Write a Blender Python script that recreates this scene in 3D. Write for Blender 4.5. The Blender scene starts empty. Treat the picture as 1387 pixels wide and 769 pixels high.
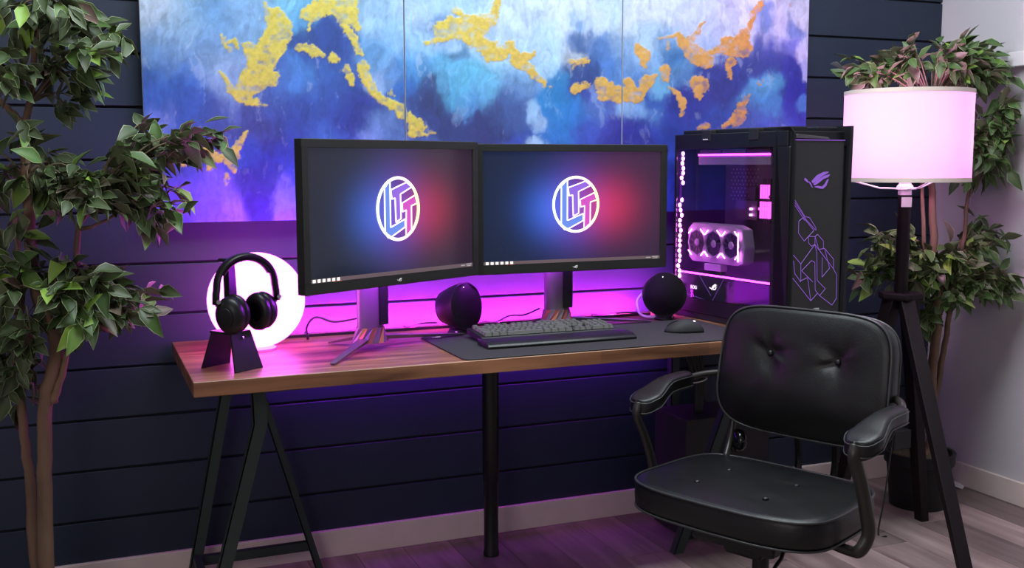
import bpy, bmesh, math, random
import numpy as np
from mathutils import Vector, Matrix, Euler
random.seed(7); rng = np.random.default_rng(7)
COL = bpy.context.scene.collection
SC = bpy.context.scene
# ------------------------------------------------------------------ camera
CAM = dict(loc=(-0.5526, -3.2702, 1.2648), yaw=0.3889, pitch=-0.1142, roll=-0.0028, f=1424.18)
def cam_axes():
    y, p, r = CAM['yaw'], CAM['pitch'], CAM['roll']
    F = Vector((math.sin(y)*math.cos(p), math.cos(y)*math.cos(p), math.sin(p)))
    R = Vector((math.cos(y), -math.sin(y), 0)); U = R.cross(F)
    return R*math.cos(r)+U*math.sin(r), -R*math.sin(r)+U*math.cos(r), F
R_, U_, F_ = cam_axes()
cd = bpy.data.cameras.new('camera'); co = bpy.data.objects.new('camera', cd); COL.objects.link(co)
cd.sensor_width = 36; cd.lens = CAM['f']/1387*36; cd.clip_start = .05
m = Matrix((R_, U_, -F_)).transposed().to_4x4(); m.translation = Vector(CAM['loc']); co.matrix_world = m
SC.camera = co
# ------------------------------------------------------------------ world, big lights, exposure
w = bpy.data.worlds.new('world'); SC.world = w; w.use_nodes = True
w.node_tree.nodes['Background'].inputs[0].default_value = (.5, .55, .65, 1)
w.node_tree.nodes['Background'].inputs[1].default_value = .05
SC.view_settings.view_transform = 'Standard'; SC.view_settings.look = 'None'
SC.view_settings.gamma = 1; SC.view_settings.exposure = 0
def area(name, loc, size, power, color, target):
    l = bpy.data.lights.new(name, 'AREA'); l.shape = 'RECTANGLE'; l.size, l.size_y = size
    l.energy = power; l.color = color
    o = bpy.data.objects.new(name, l); COL.objects.link(o); o.location = loc
    o.rotation_euler = (Vector(target)-Vector(loc)).to_track_quat('-Z', 'Y').to_euler(); return o
area('ceiling_light', (0.75, -.95, 2.56), (2.4, .5), 68, (.86, .97, 1), (0.75, -.80, 0))
area('front_fill', (-1.9, -3.6, 1.75), (1.4, 1.2), 22, (1, .93, .90), (0.6, -.3, 1.3))  # added fill from the front left, no window stands there
def pix(x, y):
    return F_ + R_*((x-693.5)/CAM['f']) - U_*((y-384.5)/CAM['f'])
def on_y(x, y, Y):
    d = pix(x, y); return Vector(CAM['loc']) + d*((Y-CAM['loc'][1])/d.y)
def on_z(x, y, Z):
    d = pix(x, y); return Vector(CAM['loc']) + d*((Z-CAM['loc'][2])/d.z)
# ------------------------------------------------------------------ helpers
def tag(o, label=None, cat=None, group=None, kind=None):
    if label: o['label'] = label
    if cat: o['category'] = cat
    if group: o['group'] = group
    if kind: o['kind'] = kind
    return o
def thing(name, loc, rz, label, cat, group=None):
    o = bpy.data.objects.new(name, None); COL.objects.link(o); o.location = loc; o.rotation_euler = (0, 0, rz)
    o.empty_display_size = .05
    return tag(o, label, cat, group)
def copy_tree(o, parent=None):
    c = o.copy(); COL.objects.link(c); c.parent = parent
    for ch in list(o.children): copy_tree(ch, c)
    return c
class MB:
    def __init__(s): s.v = []; s.f = []
    def add(s, vs, fs):
        n = len(s.v); s.v += [tuple(v) for v in vs]; s.f += [tuple(i+n for i in f) for f in fs]; return s
    def box(s, a, b, M=None):
        x0, y0, z0 = a; x1, y1, z1 = b
        vs = [Vector(p) for p in [(x0,y0,z0),(x1,y0,z0),(x1,y1,z0),(x0,y1,z0),(x0,y0,z1),(x1,y0,z1),(x1,y1,z1),(x0,y1,z1)]]
        if M: vs = [M @ v for v in vs]
        return s.add(vs, [(0,3,2,1),(4,5,6,7),(0,1,5,4),(1,2,6,5),(2,3,7,6),(3,0,4,7)])
    def tube(s, pts, r, n=8, closed=False, caps=True, flat=None):
        pts = [Vector(p) for p in pts]; N = len(pts)
        rs = r if isinstance(r, (list, tuple)) else [r]*N
        T = []
        for i in range(N):
            a = pts[(i-1) % N] if (closed or i > 0) else pts[i]; b = pts[(i+1) % N] if (closed or i < N-1) else pts[i]
            T.append((b-a).normalized())
        up = Vector((0, 0, 1)) if abs(T[0].z) < .9 else Vector((1, 0, 0))
        if flat: up = Vector(flat[0])
        nrm = (up - T[0]*up.dot(T[0])).normalized(); vs = []
        for i in range(N):
            nrm = (nrm - T[i]*nrm.dot(T[i])).normalized(); bi = T[i].cross(nrm)
            for k in range(n):
                a = 2*math.pi*k/n
                vs.append(pts[i] + nrm*math.cos(a)*rs[i] + bi*math.sin(a)*rs[i]*(flat[1] if flat else 1))
        fs = []
        for i in range(N if closed else N-1):
            j = (i+1) % N
            for k in range(n): fs.append((i*n+k, i*n+(k+1) % n, j*n+(k+1) % n, j*n+k))
        if caps and not closed:
            fs.append(tuple(range(n))[::-1]); fs.append(tuple((N-1)*n+k for k in range(n)))
        return s.add(vs, fs)
    def lathe(s, prof, n=32, M=None, cap=True):
        vs = []; 
        for r, z in prof:
            for k in range(n):
                a = 2*math.pi*k/n; v = Vector((r*math.cos(a), r*math.sin(a), z)); vs.append(M @ v if M else v)
        fs = []
        for i in range(len(prof)-1):
            for k in range(n): fs.append((i*n+k, i*n+(k+1) % n, (i+1)*n+(k+1) % n, (i+1)*n+k))
        if cap and prof[0][0] > 1e-6: fs.append(tuple(range(n))[::-1])
        if cap and prof[-1][0] > 1e-6: fs.append(tuple((len(prof)-1)*n+k for k in range(n)))
        return s.add(vs, fs)
    def prism(s, poly, a, b):
        """poly: list of 3D points, extruded by vector (b-a)"""
        P = [Vector(p) for p in poly]; d = Vector(b)-Vector(a); n = len(P)
        return s.add(P+[p+d for p in P], [tuple(range(n))[::-1], tuple(range(n, 2*n))]+[(i, (i+1) % n, (i+1) % n+n, i+n) for i in range(n)])
    def build(s, name, mat, parent=None, smooth=False, bevel=0, seg=2, sub=0, normals=True):
        me = bpy.data.meshes.new(name); me.from_pydata(s.v, [], s.f)
        bm = bmesh.new(); bm.from_mesh(me)
        bmesh.ops.remove_doubles(bm, verts=bm.verts, dist=1e-6)
        if normals: bmesh.ops.recalc_face_normals(bm, faces=bm.faces)
        if bevel: bmesh.ops.bevel(bm, geom=list(bm.edges), offset=bevel, segments=seg, affect='EDGES', profile=.5, clamp_overlap=True)
        bm.to_mesh(me); bm.free()
        if smooth: 
            for p in me.polygons: p.use_smooth = True
        me.materials.append(mat)
        o = bpy.data.objects.new(name, me); COL.objects.link(o)
        if parent: o.parent = parent
        if smooth:
            md = o.modifiers.new('ws', 'WEIGHTED_NORMAL') if False else None
        if sub:
            md = o.modifiers.new('sub', 'SUBSURF'); md.levels = sub; md.render_levels = sub
        return o
def smooth_by_angle(o, ang=40):
    me = o.data; bm = bmesh.new(); bm.from_mesh(me)
    for f in bm.faces: f.smooth = True
    for e in bm.edges:
        if len(e.link_faces) == 2 and e.calc_face_angle(0) > math.radians(ang): e.smooth = False
    bm.to_mesh(me); bm.free(); return o
def bez(ps, n=16):
    """Catmull-Rom through points"""
    P = [Vector(p) for p in ps]; P = [P[0]*2-P[1]] + P + [P[-1]*2-P[-2]]; out = []
    for i in range(1, len(P)-2):
        for k in range(n):
            t = k/n
            out.append(.5*((2*P[i])+(P[i+1]-P[i-1])*t+(2*P[i-1]-5*P[i]+4*P[i+1]-P[i+2])*t*t+(-P[i-1]+3*P[i]-3*P[i+1]+P[i+2])*t**3))
    out.append(P[-2]); return out
def rot_to(z, x=None):
    z = Vector(z).normalized(); x = Vector(x) if x else (Vector((1, 0, 0)) if abs(z.x) < .9 else Vector((0, 1, 0)))
    x = (x - z*x.dot(z)).normalized(); y = z.cross(x)
    return Matrix((x, y, z)).transposed().to_4x4()
# ------------------------------------------------------------------ materials
def nodes(name):
    m = bpy.data.materials.new(name); m.use_nodes = True; nt = m.node_tree
    return m, nt, nt.nodes['Principled BSDF']
def L(nt, a, b): nt.links.new(a, b)
def mat(name, col, rough=.5, metal=0, spec=.5, noise=0, nscale=8, bump=0, bscale=200, coat=0, stretch=None):
    m, nt, b = nodes(name); N = nt.nodes
    b.inputs['Roughness'].default_value = rough; b.inputs['Metallic'].default_value = metal
    b.inputs['Specular IOR Level'].default_value = spec; b.inputs['Coat Weight'].default_value = coat
    tc = N.new('ShaderNodeTexCoord'); mp = N.new('ShaderNodeMapping'); L(nt, tc.outputs['Object'], mp.inputs[0])
    if stretch: mp.inputs['Scale'].default_value = stretch
    n = N.new('ShaderNodeTexNoise'); n.inputs['Scale'].default_value = nscale; n.inputs['Detail'].default_value = 4
    L(nt, mp.outputs[0], n.inputs['Vector'])
    r = N.new('ShaderNodeMapRange'); r.inputs['From Min'].default_value = .3; r.inputs['From Max'].default_value = .7
    k = noise if noise else .06
    r.inputs['To Min'].default_value = 1-k; r.inputs['To Max'].default_value = 1+k
    L(nt, n.outputs['Fac'], r.inputs['Value'])
    mx = N.new('ShaderNodeVectorMath'); mx.operation = 'SCALE'; mx.inputs[0].default_value = col
    L(nt, r.outputs[0], mx.inputs['Scale']); L(nt, mx.outputs[0], b.inputs['Base Color'])
    if bump:
        n2 = N.new('ShaderNodeTexNoise'); n2.inputs['Scale'].default_value = bscale; n2.inputs['Detail'].default_value = 3
        L(nt, mp.outputs[0], n2.inputs['Vector']); bp = N.new('ShaderNodeBump'); bp.inputs['Strength'].default_value = bump
        bp.inputs['Distance'].default_value = .002; L(nt, n2.outputs['Fac'], bp.inputs['Height']); L(nt, bp.outputs[0], b.inputs['Normal'])
    return m
def emit(name, col, s, base=(.02, .02, .02)):
    m, nt, b = nodes(name); b.inputs['Base Color'].default_value = (*base, 1)
    b.inputs['Emission Color'].default_value = (*col, 1); b.inputs['Emission Strength'].default_value = s
    return m
M = {}
M['navy'] = mat('navy_paint', (.0098, .0195, .042), .6, noise=.12, nscale=3, bump=.1, bscale=60)
M['wallback'] = mat('groove_shade', (.006, .008, .014), .8)  # groove shadow put into the backing colour, darker than the navy boards
M['white_wall'] = mat('white_wall', (.60, .56, .60), .75, noise=.04, nscale=1.5, bump=.15, bscale=150)
M['trim'] = mat('trim_white', (.74, .62, .58), .5, noise=.05)
M['ceil'] = mat('ceiling_paint', (.62, .61, .62), .9)
M['black'] = mat('black_plastic', (.009, .009, .010), .38, spec=.35, noise=.15)
M['black_matte'] = mat('black_matte', (.014, .013, .016), .7, noise=.15, bump=.2, bscale=300)
M['bezel'] = mat('bezel_plastic', (.018, .018, .017), .45, spec=.35, noise=.1)
M['leather'] = mat('black_leather', (.006, .0062, .0065), .40, noise=.25, nscale=14, bump=.22, bscale=260, spec=.42)
M['piping'] = mat('leather_piping', (.035, .037, .038), .35)
M['chairmetal'] = mat('brown_grey_metal', (.045, .042, .038), .38, metal=.5, noise=.1)
M['trestle'] = mat('grey_green_steel', (.032, .044, .042), .55, spec=.3, noise=.12, bump=.1)
M['legblack'] = mat('black_leg', (.004, .004, .005), .4)
M['fabric'] = mat('speaker_cloth', (.018, .018, .020), .85, bump=.4, bscale=900)
M['mat_cloth'] = mat('desk_mat_cloth', (.021, .019, .022), .8, bump=.2, bscale=900, noise=.08)
M['rubber'] = mat('black_rubber', (.008, .008, .009), .6)
M['lampwood'] = mat('black_brown_wood', (.008, .0035, .005), .6, spec=.22, noise=.3, nscale=30, stretch=(1, 1, .08))
M['gun'] = mat('gunmetal', (.15, .135, .14), .36, metal=.45, noise=.05)
M['copper'] = mat('copper_facets', (.62, .24, .16), .25, metal=.9)
M['chrome'] = mat('chrome', (.7, .7, .72), .15, metal=1)
M['key'] = mat('keycap', (.13, .13, .122), .5, noise=.1)
M['pc'] = mat('pc_aluminium', (.008, .008, .010), .42, spec=.3, noise=.1)
M['fascia'] = mat('pc_fascia', (.030, .029, .029), .33, metal=.3, noise=.06)
M['pcin'] = mat('pc_interior', (.045, .040, .055), .45, noise=.2, nscale=20)
M['grille'] = mat('pc_grille', (.34, .30, .36), .4)
M['pot'] = mat('pot_black', (.006, .006, .007), .7)
M['soil'] = mat('pot_moss', (.08, .065, .03), .95, noise=.4, nscale=40, bump=.8, bscale=60)
M['bark'] = mat('bark', (.17, .105, .065), .8, noise=.35, nscale=14, bump=.6, bscale=60, stretch=(1, 1, .25))
M['twig'] = mat('twig', (.16, .12, .075), .8, noise=.2)
M['ivory'] = mat('white_plastic', (.75, .70, .74), .5)
M['paper'] = mat('paper_tag', (.75, .72, .72), .7)
M['canvas'] = mat('canvas_edge', (.45, .5, .6), .8, bump=.2)
M['led'] = emit('led_magenta', (1, .02, .78), 9)
M['led_wall'] = emit('led_bar', (.48, .035, 1), 150)
M['led_under'] = emit('led_under', (.36, .02, 1), 300)
M['led_dot'] = emit('led_dot', (1, .22, .9), 26)
M['led_in'] = emit('led_inside', (.75, .04, 1), 16); M['led_mem'] = emit('led_memory', (1, .10, .8), 3.5); M['led_desk'] = emit('led_desk', (.95, .03, 1), 1000)
M['purple_print'] = emit('purple_lines', (.33, .12, .75), .75)
M['globe'] = emit('globe_glow', (1, .125, 1), 8)
M['white_led'] = emit('white_led', (1, .9, 1), 3)
M['bulb'] = emit('bulb', (1, .6, 1), 4)
M['taskicon'] = emit('task_icons', (1, .95, .92), 1.3)
M['tasktext'] = emit('task_text', (.8, .75, .75), .5)
M['redline'] = emit('task_red', (1, .2, .15), .8)
M['taskbar'] = emit('taskbar', (.20, .13, .15), .6)
M['logo_white'] = emit('badge_white', (.6, .58, .6), .35, (.5, .5, .5))
def wood_mat():
    m, nt, b = nodes('walnut'); N = nt.nodes
    tc = N.new('ShaderNodeTexCoord'); mp = N.new('ShaderNodeMapping'); mp.inputs['Scale'].default_value = (1.3, 14, 14)
    L(nt, tc.outputs['Object'], mp.inputs[0])
    n = N.new('ShaderNodeTexNoise'); n.inputs['Scale'].default_value = 2.2; n.inputs['Detail'].default_value = 9; n.inputs['Roughness'].default_value = .45; n.inputs['Distortion'].default_value = .5
    L(nt, mp.outputs[0], n.inputs['Vector'])
    cr = N.new('ShaderNodeValToRGB'); e = cr.color_ramp.elements
    e[0].position = .30; e[0].color = (.085, .034, .016, 1); e[1].position = .72; e[1].color = (.36, .17, .085, 1)
    k = e.new(.5); k.color = (.22, .098, .048, 1)
    L(nt, n.outputs['Fac'], cr.inputs[0])
    # stave tone differences across the depth
    mp2 = N.new('ShaderNodeMapping'); mp2.inputs['Scale'].default_value = (1.4, 22, .01); L(nt, tc.outputs['Object'], mp2.inputs[0])
    vo = N.new('ShaderNodeTexBrick'); vo.inputs['Scale'].default_value = 1; vo.inputs['Mortar Size'].default_value = 0
    vo.inputs['Color1'].default_value = (.75, .72, .72, 1); vo.inputs['Color2'].default_value = (1.2, 1.15, 1.1, 1)
    L(nt, mp2.outputs[0], vo.inputs['Vector'])
    mx = N.new('ShaderNodeMix'); mx.data_type = 'RGBA'; mx.blend_type = 'MULTIPLY'; mx.inputs[0].default_value = .8
    L(nt, cr.outputs[0], mx.inputs[6]); L(nt, vo.outputs[0], mx.inputs[7]); L(nt, mx.outputs[2], b.inputs['Base Color'])
    b.inputs['Roughness'].default_value = .42
    bp = N.new('ShaderNodeBump'); bp.inputs['Strength'].default_value = .12; bp.inputs['Distance'].default_value = .002
    L(nt, n.outputs['Fac'], bp.inputs['Height']); L(nt, bp.outputs[0], b.inputs['Normal'])
    return m
M['wood'] = wood_mat()
def floor_mat():
    m, nt, b = nodes('grey_laminate'); N = nt.nodes
    oi = N.new('ShaderNodeObjectInfo'); tc = N.new('ShaderNodeTexCoord')
    ad = N.new('ShaderNodeVectorMath'); ad.operation = 'ADD'; sc = N.new('ShaderNodeVectorMath'); sc.operation = 'SCALE'
    cx = N.new('ShaderNodeCombineXYZ'); L(nt, oi.outputs['Random'], cx.inputs[2]); L(nt, oi.outputs['Random'], cx.inputs[0])
    L(nt, cx.outputs[0], sc.inputs[0]); sc.inputs['Scale'].default_value = 37
    mp = N.new('ShaderNodeMapping'); mp.inputs['Scale'].default_value = (9, .9, 1); L(nt, tc.outputs['Object'], mp.inputs[0])
    L(nt, mp.outputs[0], ad.inputs[0]); L(nt, sc.outputs[0], ad.inputs[1])
    n = N.new('ShaderNodeTexNoise'); n.inputs['Scale'].default_value = 2.4; n.inputs['Detail'].default_value = 8; n.inputs['Roughness'].default_value = .6
    L(nt, ad.outputs[0], n.inputs['Vector'])
    cr = N.new('ShaderNodeValToRGB'); e = cr.color_ramp.elements
    e[0].position = .28; e[0].color = (.20, .135, .13, 1); e[1].position = .75; e[1].color = (.46, .345, .325, 1)
    L(nt, n.outputs['Fac'], cr.inputs[0])
    mr = N.new('ShaderNodeMapRange'); mr.inputs['To Min'].default_value = .45; mr.inputs['To Max'].default_value = 1.15
    L(nt, oi.outputs['Random'], mr.inputs['Value'])
    s2 = N.new('ShaderNodeVectorMath'); s2.operation = 'SCALE'; L(nt, cr.outputs[0], s2.inputs[0]); L(nt, mr.outputs[0], s2.inputs['Scale'])
    L(nt, s2.outputs[0], b.inputs['Base Color']); b.inputs['Roughness'].default_value = .42
    return m
M['laminate'] = floor_mat()
def leaf_mat():
    m, nt, b = nodes('variegated_leaf'); N = nt.nodes
    at = N.new('ShaderNodeAttribute'); at.attribute_name = 'edge'; oi = N.new('ShaderNodeObjectInfo')
    cr = N.new('ShaderNodeValToRGB'); e = cr.color_ramp.elements
    e[0].position = 0; e[0].color = (.14, .075, .075, 1); e[1].position = 1; e[1].color = (.26, .46, .05, 1); k = e.new(.10); k.color = (.07, .06, .04, 1); k = e.new(.16); k.color = (.016, .05, .009, 1)
    k = e.new(.65); k.color = (.050, .13, .018, 1)
    L(nt, oi.outputs['Random'], cr.inputs[0])
    geo = N.new('ShaderNodeNewGeometry')
    mb = N.new('ShaderNodeMix'); mb.data_type = 'RGBA'; mb.inputs[7].default_value = (.11, .14, .07, 1)
    L(nt, geo.outputs['Backfacing'], mb.inputs[0]); L(nt, cr.outputs[0], mb.inputs[6])
    mx = N.new('ShaderNodeMix'); mx.data_type = 'RGBA'; mx.inputs[7].default_value = (.42, .46, .24, 1)
    L(nt, at.outputs['Fac'], mx.inputs[0]); L(nt, mb.outputs[2], mx.inputs[6]); L(nt, mx.outputs[2], b.inputs['Base Color'])
    b.inputs['Roughness'].default_value = .5
    return m
M['leaf'] = leaf_mat()
def shade_mat():
    m, nt, b = nodes('lamp_shade_fabric'); N = nt.nodes
    tr = N.new('ShaderNodeBsdfTranslucent'); tr.inputs[0].default_value = (.92, .80, .90, 1)
    b.inputs['Base Color'].default_value = (.8, .72, .76, 1); b.inputs['Roughness'].default_value = .9
    mx = N.new('ShaderNodeMixShader'); mx.inputs[0].default_value = .6
    wv = N.new('ShaderNodeTexNoise'); wv.inputs['Scale'].default_value = 300; bp = N.new('ShaderNodeBump'); bp.inputs['Strength'].default_value = .1
    L(nt, wv.outputs['Fac'], bp.inputs['Height']); L(nt, bp.outputs[0], b.inputs['Normal'])
    L(nt, b.outputs[0], mx.inputs[1]); L(nt, tr.outputs[0], mx.inputs[2])
    L(nt, mx.outputs[0], N['Material Output'].inputs[0]); return m
M['shade'] = shade_mat()
def pane_mat(name, tint, g=.08):
    m = bpy.data.materials.new(name); m.use_nodes = True; nt = m.node_tree; N = nt.nodes; N.remove(N['Principled BSDF'])
    t = N.new('ShaderNodeBsdfTransparent'); t.inputs[0].default_value = (*tint, 1)
    gl = N.new('ShaderNodeBsdfGlossy'); gl.inputs['Roughness'].default_value = .05
    mx = N.new('ShaderNodeMixShader'); mx.inputs[0].default_value = g; L(nt, t.outputs[0], mx.inputs[1]); L(nt, gl.outputs[0], mx.inputs[2])
    L(nt, mx.outputs[0], N['Material Output'].inputs[0]); return m
M['glass'] = pane_mat('tempered_glass', (.82, .80, .85))
def screen_mat(name, base, blue, red, side, k):
    """the picture shown on the display: dark field with a blue glow left and a red glow right of the sign"""
    m, nt, b = nodes(name); N = nt.nodes
    b.inputs['Base Color'].default_value = (.008, .008, .01, 1); b.inputs['Roughness'].default_value = .12
    tc = N.new('ShaderNodeTexCoord'); sx = N.new('ShaderNodeSeparateXYZ'); L(nt, tc.outputs['Object'], sx.inputs[0])
    def math_(op, a, c=None):
        n = N.new('ShaderNodeMath'); n.operation = op
        for i, v in enumerate((a, c)):
            if v is None: continue
            if isinstance(v, (int, float)): n.inputs[i].default_value = v
            else: L(nt, v, n.inputs[i])
        return n.outputs[0]
    def gauss(cx, cz, sxx, szz):
        dx = math_('DIVIDE', math_('SUBTRACT', sx.outputs[0], cx), sxx); dz = math_('DIVIDE', math_('SUBTRACT', sx.outputs[2], cz), szz)
        return math_('EXPONENT', math_('MULTIPLY', math_('ADD', math_('MULTIPLY', dx, dx), math_('MULTIPLY', dz, dz)), -1))
    last = N.new('ShaderNodeVectorMath'); last.operation = 'SCALE'; last.inputs[0].default_value = base; last.inputs['Scale'].default_value = 1; cur = last.outputs[0]
    for g, c in [(gauss(-.085, -.005, .085, .085), blue), (gauss(-.02, .03, .26, .24), side[0]), (gauss(.11, .0, .10, .085), red), (gauss(.19, .02, .20, .24), side[1]), (gauss(0, 0, .09, .12), (.10, .04, .45))]:
        s = N.new('ShaderNodeVectorMath'); s.operation = 'SCALE'; s.inputs[0].default_value = c; L(nt, g, s.inputs['Scale'])
        a = N.new('ShaderNodeVectorMath'); a.operation = 'ADD'; L(nt, cur, a.inputs[0]); L(nt, s.outputs[0], a.inputs[1]); cur = a.outputs[0]
    L(nt, cur, b.inputs['Emission Color']); b.inputs['Emission Strength'].default_value = k
    return m
def sign_mat():
    """neon tube colours of the shown sign: cyan-white left to pink, yellow at the right"""
    m, nt, b = nodes('neon_sign'); N = nt.nodes; b.inputs['Base Color'].default_value = (0, 0, 0, 1)
    tc = N.new('ShaderNodeTexCoord'); sx = N.new('ShaderNodeSeparateXYZ'); L(nt, tc.outputs['Object'], sx.inputs[0])
    mr = N.new('ShaderNodeMapRange'); mr.inputs['From Min'].default_value = -.068; mr.inputs['From Max'].default_value = .068; L(nt, sx.outputs[0], mr.inputs['Value'])
    cr = N.new('ShaderNodeValToRGB'); e = cr.color_ramp.elements; e[0].color = (.75, 1, .95, 1); e[1].color = (1, .85, .35, 1)
    for p, c in ((.25, (.85, .9, 1, 1)), (.5, (1, .75, 1, 1)), (.8, (1, .55, .75, 1))): k = e.new(p); k.color = c
    L(nt, mr.outputs[0], cr.inputs[0]); L(nt, cr.outputs[0], b.inputs['Emission Color']); b.inputs['Emission Strength'].default_value = 2.2
    return m
M['neon'] = sign_mat()
M['neon_fill_blue'] = emit('sign_fill_blue', (.16, .30, .95), .9); M['neon_fill_pink'] = emit('sign_fill_pink', (.75, .08, .62), .9); M['neon_fill_violet'] = emit('sign_fill_violet', (.32, .14, .85), .9)
# ------------------------------------------------------------------ room shell
XL, XR, YF, ZC = -2.3, 2.62, -4.4, 2.62
def struct(o): o['kind'] = 'structure'; return o
wb = struct(MB().box((XL, .012, 0), (XR+.1, .11, ZC)).build('wall_back', M['wallback']))
z = .0896-.005; k = 0; zb = [z]
while True:
    zz = .2139 + k*.152
    if zz > ZC: break
    zb.append(zz); k += 1
zb.append(ZC)
for a, b in zip(zb[:-1], zb[1:]):
    MB().box((XL, 0, a+.003), (XR, .014, b-.004)).build('board', M['navy'], wb, bevel=.0015, seg=1)
struct(MB().box((XR, YF, 0), (XR+.1, 0.012, ZC)).build('wall_right', M['white_wall']))
struct(MB().box((XL-.1, YF, 0), (XL, 0.11, ZC)).build('wall_left', M['white_wall']))
struct(MB().box((XL-.1, YF-.1, 0), (XR+.1, YF, ZC)).build('wall_front', M['white_wall']))
struct(MB().box((XL-.1, YF-.1, ZC), (XR+.1, .11, ZC+.1)).build('ceiling', M['ceil']))
struct(MB().box((XL, -.013, 0), (XR, 0.012, .0896)).build('baseboard_back', M['trim'], bevel=.002, seg=1))
struct(MB().box((XR-.013, YF, 0), (XR, -.013, .0896)).build('baseboard_right', M['trim'], bevel=.002, seg=1))
fl = struct(MB().box((XL-.1, YF-.1, -.12), (XR+.1, .11, -.012)).build('floor', M['rubber']))
x = XL; i = 0; pw = .158; pme = {}
while x < XR-.01:
    w_ = min(pw, XR-x); y = -.001 + (.0 if i % 3 == 0 else .4*(i % 3)); 
    y1 = 0.01
    L0 = random.uniform(.35, 1.25)
    while y1 > YF:
        y0 = max(y1-L0, YF)
        MB().box((x+.0008, y0+.0008, -.012), (x+w_-.0008, y1-.0008, 0)).build('plank', M['laminate'], fl)
        y1 = y0; L0 = 1.25
    x += pw; i += 1
# ------------------------------------------------------------------ paintings
def vnoise(x, y, seed):
    r = np.random.default_rng(seed); G = r.random((256, 256)); xi = np.floor(x).astype(int); yi = np.floor(y).astype(int)
    fx = x-xi; fy = y-yi; fx = fx*fx*(3-2*fx); fy = fy*fy*(3-2*fy)
    g = lambda a, b: G[a % 256, b % 256]
    return (g(xi, yi)*(1-fx)+g(xi+1, yi)*fx)*(1-fy)+(g(xi, yi+1)*(1-fx)+g(xi+1, yi+1)*fx)*fy
def fbm(x, y, seed, o=4):
    s = 0; a = 1; t = 0
    for k in range(o): s = s+a*(vnoise(x*2**k, y*2**k, seed+k)-.5); t += a; a *= .55
    return s/t*2
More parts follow.
